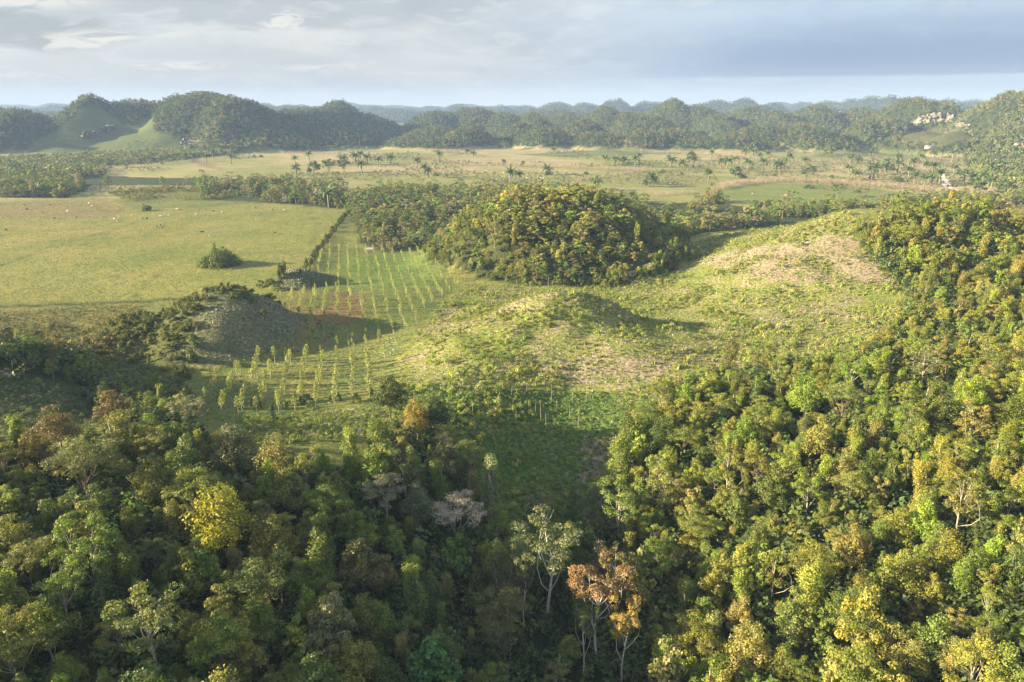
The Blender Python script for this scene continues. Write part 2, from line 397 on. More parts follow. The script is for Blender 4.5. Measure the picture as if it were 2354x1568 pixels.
STONEW = mat_plain('white_limestone', (0.26, 0.235, 0.19), 0.9, 0.12, 0.3, 0.3, col2=(0.13, 0.125, 0.10))

def mat_ground():
    m = bpy.data.materials.new('ground_cover'); m.use_nodes = True; t = m.node_tree
    p = t.nodes['Principled BSDF']; p.inputs['Roughness'].default_value = 0.9; p.inputs['Specular IOR Level'].default_value = 0.1
    base = N(t, 'ShaderNodeAttribute', attribute_name='cover').outputs['Color']
    dirt = N(t, 'ShaderNodeAttribute', attribute_name='dirt').outputs['Fac']
    rough = N(t, 'ShaderNodeAttribute', attribute_name='relief').outputs['Fac']
    g = N(t, 'ShaderNodeNewGeometry'); pos = g.outputs['Position']
    fine = NOISE(t, pos, 0.9, 6, 0.65); mid = NOISE(t, pos, 0.16, 5, 0.6, 0.5); big = NOISE(t, pos, 0.022, 5, 0.6, 0.3); vf = NOISE(t, pos, 3.0, 3, 0.6)
    pat = NOISE(t, pos, 0.07, 7, 0.72, 0.8)
    base = MIX(t, M(t, 'MULTIPLY', SM(t, pat, 0.54, 0.66), 0.75), base, MIX(t, 1.0, base, (0.66, 0.76, 0.62), 'MULTIPLY'))
    base = MIX(t, M(t, 'MULTIPLY', SM(t, pat, 0.46, 0.36), 0.6), base, MIX(t, 1.0, base, (1.18, 1.06, 1.0), 'MULTIPLY'))
    c = MIX(t, SM(t, mid, 0.38, 0.66), base, MIX(t, 1.0, base, (1.22, 1.12, 0.95), 'MULTIPLY'))
    c = MIX(t, SM(t, big, 0.40, 0.62), c, MIX(t, 1.0, c, (0.80, 0.88, 0.78), 'MULTIPLY'))
    c = MIX(t, SM(t, fine, 0.44, 0.62), MIX(t, 1.0, c, (0.62, 0.70, 0.60), 'MULTIPLY'), c)
    c = MIX(t, M(t, 'MULTIPLY', SM(t, vf, 0.5, 0.7), 0.5), c, MIX(t, 1.0, c, (1.3, 1.2, 1.1), 'MULTIPLY'))
    soil = MIX(t, SM(t, fine, 0.35, 0.65), (0.18, 0.14, 0.10), (0.29, 0.235, 0.175))
    soil = MIX(t, SM(t, NOISE(t, pos, 0.55, 6, 0.75), 0.60, 0.68), soil, (0.38, 0.355, 0.32))
    dm = SM(t, M(t, 'ADD', dirt, M(t, 'MULTIPLY', M(t, 'SUBTRACT', M(t, 'ADD', M(t, 'MULTIPLY', fine, 0.6), M(t, 'MULTIPLY', mid, 0.4)), 0.5), 2.2)), 0.42, 0.60)
    c = MIX(t, dm, c, soil)
    t.links.new(c, p.inputs['Base Color'])
    b = N(t, 'ShaderNodeBump'); b.inputs['Strength'].default_value = 1.0
    t.links.new(M(t, 'MULTIPLY', rough, M(t, 'ADD', fine, M(t, 'MULTIPLY', mid, 1.2))), b.inputs['Height']); b.inputs['Distance'].default_value = 1.0
    t.links.new(b.outputs[0], p.inputs['Normal'])
    return m

# ------------------------------------------------------------------ regions (outlines on the ground, measured in the sketch and thrown onto the land)
FR = [(1440, 1030), (1470, 975), (1550, 915), (1650, 865), (1800, 845), (1950, 850), (2010, 800), (2075, 745), (2110, 690), (2050, 640), (1985, 570), (1960, 525), (2050, 500), (2200, 500), (2300, 520), (2900, 640), (3200, 2500), (1150, 2500), (1190, 1330), (1330, 1280), (1400, 1150)]
FL = [(-900, 1100), (-100, 1075), (130, 1070), (240, 1020), (330, 975), (430, 975), (520, 1060), (640, 1090), (720, 1110), (830, 1090), (875, 1010), (960, 985), (1020, 1010), (1060, 1075), (1110, 1170), (1160, 1270), (1200, 2500), (-1500, 2500)]
FK = [(-700, 800), (0, 805), (90, 800), (190, 830), (250, 870), (330, 905), (440, 925), (425, 975), (300, 985), (230, 955), (150, 880), (0, 845), (-700, 830)]
GRASSY = [(60, 330), (130, 300), (165, 268), (198, 236), (238, 252), (300, 292), (325, 268), (348, 270), (352, 300), (420, 322), (478, 335), (500, 300), (514, 284), (545, 302), (640, 345), (640, 352), (60, 352)]
DITCH = [(-40, 702), (150, 692), (330, 688), (480, 680), (560, 672)]
def uv(x, y):
    return proj(x, y, height(x, y))
def central(x, y):
    return np.hypot((x - 27) / 67, (y - 388) / 66) + fbm(x, y, 25, 2, 3) * 0.18
# forest behind the central hill and the belts on the plain, as bands in world space:  (polygon)
def WP(l): return [P(u, v, 0) for u, v in l]
BELT1 = WP([(20, 455), (150, 455), (190, 440), (200, 425), (450, 425), (470, 460), (560, 462), (680, 470), (790, 480), (830, 462), (760, 435), (690, 432), (640, 418), (520, 411), (380, 409), (180, 402), (60, 410), (-60, 430), (-60, 452)])
BELT2 = WP([(815, 505), (830, 560), (900, 580), (980, 570), (1010, 590), (1130, 520), (1250, 470), (1400, 470), (1300, 450), (1130, 448), (1000, 440), (880, 442), (820, 455), (800, 480)])
BELT3 = WP([(1300, 500), (1420, 580), (1530, 585), (1560, 545), (1700, 525), (1850, 505), (1960, 505), (2150, 490), (2353, 478), (2500, 470), (2500, 455), (2353, 460), (2200, 462), (2050, 470), (1990, 470), (1880, 488), (1780, 480), (1720, 478), (1640, 462), (1540, 468), (1420, 462), (1380, 470)])
BELT4 = WP([(-100, 430), (30, 425), (240, 405), (240, 392), (170, 385), (60, 380), (-100, 380)])
BELT5 = WP([(-150, 400), (200, 383), (350, 372), (560, 352), (620, 350), (620, 343), (300, 355), (0, 372), (-150, 378)])
BELT6 = WP([(2225, 395), (2260, 420), (2353, 450), (2600, 480), (2600, 355), (2353, 352), (2270, 352), (2225, 362)])
BELT7 = WP([(2150, 340), (2353, 352), (2600, 356), (2600, 330), (2100, 330)])
SCRUB = WP([(250, 448), (330, 430), (480, 432), (540, 440), (600, 450), (500, 462), (400, 460), (330, 468), (290, 462)])

def cover_masks(x, y):
    """per point: forest floor, cleared slope, plantation, pasture"""
    z = height(x, y)
    U, V = proj(x, y, z)
    near = y < 470
    f = near & (inpoly(U, V, FR) | inpoly(U, V, FL) | inpoly(U, V, FK)) | (y < 105)
    f |= (central(x, y) < 1.12)
    b = np.zeros(x.shape, bool)
    for B in (BELT1, BELT2, BELT3, BELT4, BELT5, BELT6, BELT7): b |= inpoly(x, y, B)
    hills = (y > 1150) & (z > 4.0)
    return z, U, V, f, b, hills

# ------------------------------------------------------------------ the ground sheet
def build_ground():
    rows = []; y = -110.0
    while y < 8700:
        rows.append(y); y += 0.0068 * (y + 135)
    ry = np.array(rows); c = np.linspace(-1.12, 1.12, 331)
    Y = np.repeat(ry[:, None], len(c), 1); X = c[None] * (Y + 150)
    x, y = X.ravel(), Y.ravel()
    z, U, V, f, b, hills = cover_masks(x, y)
    n1 = fbm(x, y, 30, 4, 51) + 0.5; n2 = fbm(x, y, 9, 3, 61) + 0.5; n3 = fbm(x, y, 160, 4, 71) + 0.5
    def C(*c): return np.array(c)
    col = np.empty((len(x), 3)); dirt = np.zeros(len(x)); rel = np.full(len(x), 0.85)
    def put(m, c, dd=None, rr=None):
        m = np.clip(m.astype(float), 0, 1)[:, None]
        col[:] = col * (1 - m) + np.asarray(c) * m
        if dd is not None: dirt[:] = dirt * (1 - m[:, 0]) + dd * m[:, 0]
        if rr is not None: rel[:] = rel * (1 - m[:, 0]) + rr * m[:, 0]
    col[:] = C(0.235, 0.240, 0.080)                                       # pasture
    put(sstep(n3, 0.45, 0.65) * 0.7, C(0.285, 0.25, 0.10)); put(sstep(n1, 0.5, 0.75) * 0.45, C(0.20, 0.22, 0.08))
    plain = sstep(y, 560, 700) * (1 - sstep(y, 1500, 1700))
    put(plain * 0.9, C(0.36, 0.32, 0.17)); put(plain * sstep(n3, 0.52, 0.6) * 0.7, C(0.25, 0.255, 0.11)); put(plain * sstep(n3, 0.46, 0.38) * 0.8, C(0.42, 0.34, 0.23))
    for poly, cc, a in (((WP([(1650, 432), (1750, 420), (1900, 425), (2100, 445), (2170, 460), (2040, 478), (1880, 490), (1750, 480), (1680, 460)])), C(0.19, 0.225, 0.08), 0.8),
                        ((WP([(1180, 355), (1480, 340), (1640, 345), (1560, 352), (1300, 362)])), C(0.11, 0.145, 0.06), 0.7),
                        ((WP([(1870, 350), (2130, 350), (2120, 362), (1880, 360)])), C(0.12, 0.16, 0.06), 0.7),
                        ((WP([(415, 360), (445, 360), (520, 388), (470, 385)])), C(0.27, 0.20, 0.14), 0.8),
                        ((WP([(-100, 470), (240, 455), (290, 480), (250, 500), (-100, 500)])), C(0.24, 0.185, 0.11), 0.7),
                        ((WP([(250, 455), (700, 460), (480, 475), (300, 480)])), C(0.13, 0.165, 0.05), 0.6),
                        (SCRUB, C(0.17, 0.175, 0.065), 0.8)):
        put(inpoly(x + (n2 - .5) * 12, y + (n1 - .5) * 20, poly) * a, cc)
    # scrubby foot of the pasture
    sc = inpoly(U, V, [(-200, 700), (330, 690), (420, 690), (230, 800), (180, 860), (-200, 800)])
    put(sc * 0.8, C(0.20, 0.19, 0.075), 0.10, 0.5)
    def line(pts, wd):
        q = [P(a_, b_, 0) for a_, b_ in pts]; d = np.full(len(x), 1e9)
        for (x1, y1), (x2, y2) in zip(q[:-1], q[1:]):
            L2 = (x2 - x1) ** 2 + (y2 - y1) ** 2; tt = np.clip(((x - x1) * (x2 - x1) + (y - y1) * (y2 - y1)) / L2, 0, 1)
            d = np.minimum(d, np.hypot(x - x1 - tt * (x2 - x1), y - y1 - tt * (y2 - y1)))
        return np.clip(1.4 - d / wd, 0, 1)
    put(line(DITCH, 1.6), C(0.05, 0.07, 0.03), 0.0, 0.8)
    for ln in ([(0, 612), (100, 572), (200, 545), (330, 505), (480, 478)], [(60, 557), (300, 545), (520, 532), (800, 520)], [(280, 700), (380, 620), (470, 590), (690, 575)], [(700, 470), (735, 520), (720, 560)]):
        put(line(ln, 1.3) * 0.6, C(0.13, 0.14, 0.06))
    # plantation floor
    pl = inpoly(U, V, [(440, 1000), (430, 880), (640, 790), (620, 700), (720, 590), (790, 560), (1010, 560), (1050, 665), (960, 760), (900, 850), (900, 960), (700, 1000)])
    put(pl, C(0.175, 0.20, 0.070), 0.03, 0.45)
    put(pl * sstep(n2, 0.45, 0.7) * 0.6, C(0.24, 0.225, 0.09))
    put(inpoly(U, V, [(788, 585), (985, 580), (1010, 660), (790, 668)]) * 0.75, C(0.17, 0.245, 0.068), 0.0, 0.5)
    for q in ([(618, 700), (640, 665), (700, 668), (690, 742), (615, 745)], [(700, 712), (755, 705), (752, 800), (688, 800)], [(757, 672), (834, 668), (836, 742), (757, 745)], [(720, 705), (757, 690), (757, 742), (700, 742)]):
        put(inpoly(U + (n2 - .5) * 22, V + (n1 - .5) * 22, q) * (0.85 if q[0][0] > 740 else .6) * sstep(n2, .25, .5), C(0.26, 0.165, 0.10), 0.10)
    # cleared land: low hill, slope, valley
    cl = (y < 440) & inpoly(U, V, [(905, 850), (960, 760), (1030, 690), (1100, 660), (1380, 655), (1540, 600), (1570, 555), (1700, 520), (1960, 480), (2120, 560), (2200, 700), (2100, 860), (1500, 1010), (1440, 1230), (1120, 1230), (1060, 1080), (1000, 1000), (900, 960)])
    cl |= inpoly(x, y, [(40, 200), (160, 200), (210, 300), (185, 400), (95, 400), (60, 300)])
    put(cl, C(0.25, 0.255, 0.085), 0.42, 0.45)
    put(cl * sstep(n2, 0.5, 0.72) * 0.6, C(0.18, 0.225, 0.06), 0.18)
    put(cl * sstep(n1, 0.55, 0.75) * 0.7, C(0.21, 0.20, 0.08), 0.60)
    dp = inpoly(U, V, [(1600, 600), (1700, 570), (1960, 545), (2080, 650), (1900, 650), (1750, 640)]) | inpoly(U, V, [(1180, 850), (1420, 800), (1560, 830), (1500, 880), (1300, 880)])
    put(dp * (0.5 + 0.5 * sstep(n2, 0.4, 0.6)), C(0.19, 0.19, 0.08), 0.66)
    gl = (y < 185) & inpoly(U, V, [(1000, 905), (1420, 905), (1460, 1000), (1380, 1180), (1300, 1280), (1180, 1280), (1080, 1080)])
    put(gl, C(0.12, 0.19, 0.055), 0.06, 0.5)
    put(gl * inpoly(U, V, [(1330, 1020), (1440, 1000), (1400, 1200), (1320, 1200)]), C(0.14, 0.14, 0.07), 0.62)
    put(inpoly(U, V, [(560, 960), (860, 930), (880, 1000), (600, 1010)]) * 1.0, C(0.17, 0.19, 0.06), 0.42, 0.45)
    # mounds and left hill
    r1 = np.hypot((x + 106) / 29, (y - 238) / 33)
    put((r1 < 1.0) * (x > -110), C(0.16, 0.165, 0.105), 0.26, 0.6); put((r1 < 1.2) * (x <= -110), C(0.10, 0.115, 0.045), 0.12, 0.6)
    put((np.hypot(x + 134, y - 238) < 30) * (x < -112), C(0.11, 0.12, 0.05), 0.16, 0.6)
    put(np.hypot(x + 99, y - 319) < 16, C(0.11, 0.12, 0.07), 0.25, 0.5)
    put((y < 200) * (x < -104) * (y > 120), C(0.09, 0.115, 0.045), 0.36, 0.5)
    put(np.hypot((x - 330) / 70, (y - 430) / 55) < 1, C(0.20, 0.16, 0.075), 0.45, 0.5)
    # forest floors
    put(f * 1.0, C(0.070, 0.080, 0.034), 0.10, 0.5); put(b * 1.0, C(0.055, 0.070, 0.028), 0.08, 0.4)
    g1 = hills.astype(float) * sstep(z, 3, 7)
    put(g1, C(0.050, 0.070, 0.028), 0.0, 1.5)
    put(g1 * (y > 2200), C(0.030, 0.045, 0.024), 0.0, 2.5)
    grass = (inpoly(U, V, GRASSY) & (y > 1200) & (y < 1700))
    put(grass * 0.9, C(0.115, 0.140, 0.052), 0.0, 0.4)
    put(((y > 1200) & (y < 1500) & inpoly(U, V, [(2080, 300), (2200, 285), (2240, 320), (2150, 335), (2060, 330)])) * 0.8, C(0.14, 0.13, 0.07), 0.2)
    col *= 0.86
    mb = MB(); n = len(c); m = len(ry)
    i = (np.arange(m - 1)[:, None] * n + np.arange(n - 1)[None]).ravel()
    fc = np.stack([i, i + 1, i + n + 1, i + n], 1)
    mb.add(np.stack([x, y, z], 1), fc)
    me = mb.mesh('ground', mat_ground(), True)
    ca = me.color_attributes.new('cover', 'FLOAT_COLOR', 'POINT'); ca.data.foreach_set('color', np.concatenate([col, np.ones((len(x), 1))], 1).astype(np.float32).ravel())
    for nm, a in (('dirt', dirt), ('relief', rel)):
        at = me.attributes.new(nm, 'FLOAT', 'POINT'); at.data.foreach_set('value', a.astype(np.float32))
    return tag(link('ground', me), kind='structure')
build_ground()

# ------------------------------------------------------------------ plants: meshes to copy
def limb_pts(a, b, r, sag=0.12, k=5):
    a, b = np.array(a, float), np.array(b, float); t = np.linspace(0, 1, k)[:, None]
    L = np.linalg.norm(b - a); off = r.normal(size=3) * L * sag; off[2] = abs(off[2]) * 0.4 - L * 0.06
    return a * (1 - t) + b * t + np.sin(np.pi * t) * off

def clump_tree(seed, form='round', Hh=14.0, Rr=4.0, ncl=14, nl=3000, leaf=0.38, aspect=0.6, trunk=0.22, base=0.45, hue_hi=0.15, limbs=True):
    """a tree of unit instance scale: returns (crown builder, trunk builder). base = height of the crown's underside / Hh"""
    r = np.random.default_rng(seed); cr, tk = MB(), MB()
    cz0 = Hh * base; ch = Hh - cz0
    cl = []
    if form == 'round':
        for i in range(ncl):
            th = i * 2.399 + r.uniform(-.5, .5); q = math.sqrt((i + .5) / ncl)
            inner = i % 4 == 0
            rr = Rr * 0.82 * q * r.uniform(.7, 1.15); zz = cz0 + ch * (0.86 * (1 - q ** 2 * 0.85) * (r.uniform(.3, .75) if inner else r.uniform(.72, 1.08)))
            cl.append((rr * math.cos(th), rr * math.sin(th), zz, Rr * r.uniform(.30, .40) if inner else Rr * r.uniform(.17, .31), 0.9))
    elif form == 'umbrella':
        for i in range(ncl):
            th = i * 2.399 + r.uniform(-.5, .5); q = math.sqrt((i + .5) / ncl)
            rr = Rr * 0.82 * q; lay = r.choice([0.92, 0.72, 0.5], p=[.5, .3, .2])
            cl.append((rr * math.cos(th), rr * math.sin(th), cz0 + ch * (lay - 0.22 * q), Rr * r.uniform(.16, .30), 0.42))
    elif form == 'column':
        for i in range(ncl):
            th = r.uniform(0, 6.28); k = (i + .5) / ncl; rr = Rr * (0.9 - 0.55 * k) * r.uniform(.3, .8)
            cl.append((rr * math.cos(th), rr * math.sin(th), cz0 + ch * k * 0.95, Rr * r.uniform(.24, .44), 1.35))
    elif form == 'open':
        for i in range(ncl):
            th = i * 2.399 + r.uniform(-.6, .6); rr = Rr * r.uniform(.35, 0.95); k = r.uniform(0.1, 1)
            cl.append((rr * math.cos(th), rr * math.sin(th), cz0 + ch * (k * .9) , Rr * r.uniform(.18, .30), 0.6))
    elif form == 'cone':
        for i in range(ncl):
            th = i * 2.399; k = (i + .5) / ncl; rr = Rr * 0.6 * (1 - k) ** .8 * r.uniform(.8, 1.1)
            cl.append((rr * math.cos(th), rr * math.sin(th), cz0 + ch * k * .95, Rr * (0.48 - 0.3 * k), 1.1))
    C = np.array(cl); m = len(C)
    # trunk and limbs
    lean = r.normal(size=2) * Hh * 0.03
    top = np.array([lean[0], lean[1], cz0 + ch * (0.35 if form in ('round', 'open', 'umbrella') else 0.8)])
    tp = limb_pts((0, 0, -0.6), top, r, 0.035, 7); tube(tk, tp, np.linspace(trunk, trunk * 0.45, 7), 6)
    for i in range(m if limbs else 0):
        if (form in ('column', 'cone') and i % 2) or (m > 20 and i % 3): continue
        k = r.uniform(.55, .98); st = tp[min(6, int(k * 6))]
        e = C[i, :3] + np.array([0, 0, C[i, 3] * .3])
        tube(tk, limb_pts(st, e, r, 0.14, 5), np.linspace(trunk * .38, trunk * .08, 5), 4)
        for j in range(2):
            e2 = C[i, :3] + r.normal(size=3) * C[i, 3] * .6
            tube(tk, limb_pts(limb_pts(st, e, r, 0, 5)[3], e2, r, 0.1, 3), np.linspace(trunk * .13, trunk * .04, 3), 3)
    wgt = C[:, 3] ** 2; wgt /= wgt.sum(); ci = r.choice(m, nl, p=wgt)
    d = r.normal(size=(nl, 3)); d[:, 2] = d[:, 2] * 0.9 + 0.35; d /= np.linalg.norm(d, axis=1, keepdims=True)
    # sprays: small tufts on each clump, so that the surface is knobbly
    nsp = 26; sp = r.normal(size=(m, nsp, 3)); sp[..., 2] += 0.35; sp /= np.linalg.norm(sp, axis=2, keepdims=True)
    pick = sp[ci, r.integers(0, nsp, nl)]; d = d * 0.42 + pick * 0.9; d /= np.linalg.norm(d, axis=1, keepdims=True)
    rad = C[ci, 3] * r.uniform(.55, 1.08, nl) ** 0.7 * (0.82 + 0.35 * r.random((m, nsp))[ci, r.integers(0, nsp, nl)])
    pos = C[ci, :3] + d * rad[:, None] * np.stack([np.ones(nl), np.ones(nl), C[ci, 4]], 1)
    if form == 'column': pos[:, 2] -= r.random(nl) ** 2 * 0.8
    hc = r.random(m); hc = np.where(r.random(m) < hue_hi, 0.9, hc * 0.55)
    hue = np.clip(hc[ci] + r.normal(size=nl) * 0.10 + 0.10 * (d[:, 2] > 0.6), 0, 1)
    nrm = d + r.normal(size=(nl, 3)) * 0.42 + np.array([0, 0, 0.08])
    leaves(cr, pos, nrm, leaf, aspect, hue, r.random(nl), r)
    return cr, tk

def bare_tree(seed, Hh=8.0, Rr=3.0, depth=4, rad=0.14, up=0.6, nb=4):
    r = np.random.default_rng(seed); mb = MB()
    def grow(p, d, L, ra, k):
        q = p + d * L; tube(mb, limb_pts(p, q, r, 0.07, 4 if k > 1 else 3), np.linspace(ra, ra * .55, 4 if k > 1 else 3), 5 if k == depth else 3)
        if k == 0: return
        for i in range(nb if k == depth else r.integers(2, 4)):
            nd = d * 0.75 + r.normal(size=3) * 0.5; nd[2] = nd[2] * 0.7 + up * 0.5; nd /= np.linalg.norm(nd)
            grow(p + d * L * r.uniform(.6, 1), nd, L * r.uniform(.6, .85), ra * .55, k - 1)
    grow(np.array([0, 0, -0.3]), np.array([0.05, 0, 1.0]), Hh * .36, rad, depth)
    return mb

def shrub(seed, Rr=1.0, Hh=1.1, nl=120, leaf=0.28, up=0.5):
    r = np.random.default_rng(seed); mb = MB(); m = 5
    C = r.normal(size=(m, 3)) * Rr * 0.4; C[:, 2] = np.abs(C[:, 2]) * .5 + Hh * .45
    ci = r.integers(0, m, nl); d = r.normal(size=(nl, 3)); d[:, 2] = np.abs(d[:, 2]) - .2; d /= np.linalg.norm(d, axis=1, keepdims=True)
    pos = C[ci] + d * (Rr * .5) * r.uniform(.5, 1.1, nl)[:, None] * np.array([1, 1, Hh / Rr]); pos[:, 2] = np.maximum(pos[:, 2], .03)
    hc = r.random(m)
    leaves(mb, pos, d + r.normal(size=(nl, 3)) * .5 + np.array([0, 0, up]), leaf, 0.6, hc[ci], r.random(nl), r)
    return mb

def tuft(seed, Rr=0.5, Hh=0.9, nb=16, w=0.06):
    r = np.random.default_rng(seed); mb = MB()
    for i in range(nb):
        th = r.uniform(0, 6.28); l = r.uniform(.5, 1) * Rr; h = Hh * r.uniform(.5, 1); b = r.normal(size=2) * Rr * .3
        d = np.array([math.cos(th), math.sin(th)]); s = np.array([-d[1], d[0]]) * w * r.uniform(.8, 1.6)
        a = np.array([b[0], b[1], 0]); m_ = a + np.array([d[0] * l * .35, d[1] * l * .35, h * .7]); e = a + np.array([d[0] * l, d[1] * l, h])
        s3 = np.array([s[0], s[1], 0])
        mb.add([a - s3, a + s3, m_ + s3 * .8, m_ - s3 * .8], [[0, 1, 2, 3]], r.random(), r.random())
        mb.add([m_ - s3 * .8, m_ + s3 * .8, e], [[0, 1, 2]], r.random(), r.random())
    return mb

def palm(seed, Hh=9.0, trunk_h=4.5, nf=16, L=5.0, segs=5, rad=0.25):
    r = np.random.default_rng(seed); cr, tk = MB(), MB()
    tp = limb_pts((0, 0, -.4), (r.normal() * .15, r.normal() * .15, trunk_h), r, 0.02, 5); tube(tk, tp, np.linspace(rad * 1.15, rad, 5), 6)
    t0 = tp[-1]
    for i in range(nf):
        th = i * 2.399 + r.uniform(-.2, .2); k = (i + .5) / nf
        el = R(82 - 62 * k + r.uniform(-6, 6)); l = L * r.uniform(.85, 1.1)
        d = np.array([math.cos(th), math.sin(th), 0]); s = np.array([-d[1], d[0], 0])
        p = t0.copy(); e = el; w0 = 0; pts = [p.copy()]
        for j in range(segs):
            p = p + (d * math.cos(e) + np.array([0, 0, math.sin(e)])) * l / segs; e -= R(17 + 22 * k) * (0.7 + .5 * j / segs); pts.append(p.copy())
        pts = np.array(pts); wd = np.array([.12, .75, .95, .8, .5, .06])[:segs + 1] * l * 0.13
        droop = np.array([0, 0, -1.0])
        for sd_ in (-1, 1):
            o = pts + sd_ * s * wd[:, None] + droop * wd[:, None] * 0.55
            V = np.concatenate([pts, o]); n = segs + 1
            f = [[j, j + 1, n + j + 1, n + j] for j in range(segs)]
            mb_h = r.uniform(.2, .6)
            cr.add(V, f, mb_h, r.uniform(.25, .8))
    return cr, tk

# ------------------------------------------------------------------ scattering (one object of kind stuff, copies by geometry nodes)
BANKS = {}
def bank(name, meshes):
    c = bpy.data.collections.new('bank_' + name)
    for i, me in enumerate(meshes):
        o = bpy.data.objects.new(f'{name}_{i:02d}', me); c.objects.link(o)
    BANKS[name] = (c, len(meshes)); return c

def scatter(name, bk, pts, scl, rot, idx, tint, tilt=None, sz=None):
    n = len(pts)
    if n == 0: return None
    me = bpy.data.meshes.new(name); me.vertices.add(n); me.vertices.foreach_set('co', np.asarray(pts, np.float32).ravel())
    def at(nm, ty, key, a): x = me.attributes.new(nm, ty, 'POINT'); x.data.foreach_set(key, np.ascontiguousarray(a).ravel())
    at('pick', 'INT', 'value', np.asarray(idx, np.int32))
    sv = np.stack([scl, scl, scl if sz is None else sz], 1).astype(np.float32); at('scl', 'FLOAT_VECTOR', 'vector', sv)
    rt = np.zeros((n, 3), np.float32); rt[:, 2] = rot
    if tilt is not None: rt[:, :2] = tilt
    at('rt', 'FLOAT_VECTOR', 'vector', rt)
    x = me.attributes.new('tint', 'FLOAT_COLOR', 'POINT'); x.data.foreach_set('color', np.concatenate([tint, np.ones((n, 1))], 1).astype(np.float32).ravel())
    o = link(name, me)
    g = bpy.data.node_groups.new('scatter_' + name, 'GeometryNodeTree')
    g.interface.new_socket('Geometry', in_out='INPUT', socket_type='NodeSocketGeometry'); g.interface.new_socket('Geometry', in_out='OUTPUT', socket_type='NodeSocketGeometry')
    gi = g.nodes.new('NodeGroupInput'); go = g.nodes.new('NodeGroupOutput'); ip = g.nodes.new('GeometryNodeInstanceOnPoints')
    ci = g.nodes.new('GeometryNodeCollectionInfo'); ci.inputs['Collection'].default_value = BANKS[bk][0]
    ci.inputs['Separate Children'].default_value = True; ci.inputs['Reset Children'].default_value = True
    def na(nm, ty): a = g.nodes.new('GeometryNodeInputNamedAttribute'); a.data_type = ty; a.inputs['Name'].default_value = nm; return a.outputs['Attribute']
    g.links.new(gi.outputs[0], ip.inputs['Points']); g.links.new(ci.outputs[0], ip.inputs['Instance']); ip.inputs['Pick Instance'].default_value = True
    g.links.new(na('pick', 'INT'), ip.inputs['Instance Index']); g.links.new(na('rt', 'FLOAT_VECTOR'), ip.inputs['Rotation']); g.links.new(na('scl', 'FLOAT_VECTOR'), ip.inputs['Scale'])
    g.links.new(ip.outputs[0], go.inputs[0])
    md = o.modifiers.new('scatter', 'NODES'); md.node_group = g
    return tag(o, kind='stuff')

def grid_pts(x0, x1, y0, y1, s, jit=0.8, seed=1):
    r = np.random.default_rng(seed)
    xs, ys = np.arange(x0, x1, s), np.arange(y0, y1, s * 0.87)
    X, Y = np.meshgrid(xs, ys); X = X + (np.arange(len(ys)) % 2)[:, None] * s / 2
    X = X + r.uniform(-.5, .5, X.shape) * s * jit; Y = Y + r.uniform(-.5, .5, Y.shape) * s * jit
    return X.ravel(), Y.ravel()
def infr(U, V, m=60): return (U > -m) & (U < 2353 + m) & (V > 0) & (V < 1568 + 260)

def pal(cols, wts, n, r, jit=0.16):
    c = np.array(cols)[r.choice(len(cols), n, p=np.array(wts) / sum(wts))]
    return np.clip(c * (1 + r.normal(size=(n, 1)) * jit) * (1 + r.normal(size=(n, 3)) * 0.05), 0.008, 0.9)

GREENS = [(0.125, 0.150, 0.040), (0.090, 0.120, 0.038), (0.160, 0.165, 0.045), (0.160, 0.158, 0.060), (0.115, 0.155, 0.036), (0.160, 0.165, 0.085), (0.140, 0.190, 0.038), (0.155, 0.140, 0.065)]
GW = [24, 20, 20, 12, 14, 3, 8, .6]
GNAME = ['mid green', 'dark green', 'olive green', 'dull olive', 'fresh green', 'greyish tan', 'bright green', 'brownish']

# meshes shared by copies, near trees first
FORMS = [  # name words, form, args
    ('rounded', 'round', dict(Hh=13, Rr=4.2, ncl=36, nl=6000, leaf=.36, base=.30)),
    ('rounded', 'round', dict(Hh=12, Rr=4.6, ncl=44, nl=6800, leaf=.33, base=.26)),
    ('rounded', 'round', dict(Hh=14, Rr=3.8, ncl=30, nl=5200, leaf=.38, base=.32)),
    ('flat-topped', 'umbrella', dict(Hh=14, Rr=5.2, ncl=40, nl=6200, leaf=.30, aspect=.45, base=.45)),
    ('flat-topped', 'umbrella', dict(Hh=13, Rr=4.6, ncl=30, nl=5000, leaf=.30, aspect=.45, base=.42)),
    ('vine-draped', 'column', dict(Hh=13, Rr=3.0, ncl=30, nl=5200, leaf=.33, base=.05)),
    ('vine-draped', 'column', dict(Hh=12, Rr=3.4, ncl=34, nl=5600, leaf=.32, base=.04)),
    ('open-crowned', 'open', dict(Hh=17, Rr=4.4, ncl=26, nl=4200, leaf=.33, base=.5, trunk=.26)),
    ('open-crowned', 'open', dict(Hh=16, Rr=3.8, ncl=22, nl=3600, leaf=.34, base=.45, trunk=.22)),
    ('large-leaved', 'round', dict(Hh=13, Rr=4.0, ncl=22, nl=1900, leaf=.66, aspect=.7, base=.25)),
    ('narrow', 'cone', dict(Hh=13, Rr=3.0, ncl=26, nl=4200, leaf=.30, base=.10)),
    ('bushy', 'round', dict(Hh=9, Rr=3.4, ncl=30, nl=4400, leaf=.32, base=.08)),
    ('tall-trunked', 'open', dict(Hh=21, Rr=4.6, ncl=26, nl=4600, leaf=.34, base=.66, trunk=.25)),
]
NEAR = []
for i, (wd, fm, kw) in enumerate(FORMS):
    cr, tk = clump_tree(100 + i, fm, **kw)
    NEAR.append((wd, cr.mesh('crown', LEAF), tk.mesh('trunk', WBARK if i == 12 else BARK if i % 3 else BARKD, True), kw['Rr'], kw['Hh']))
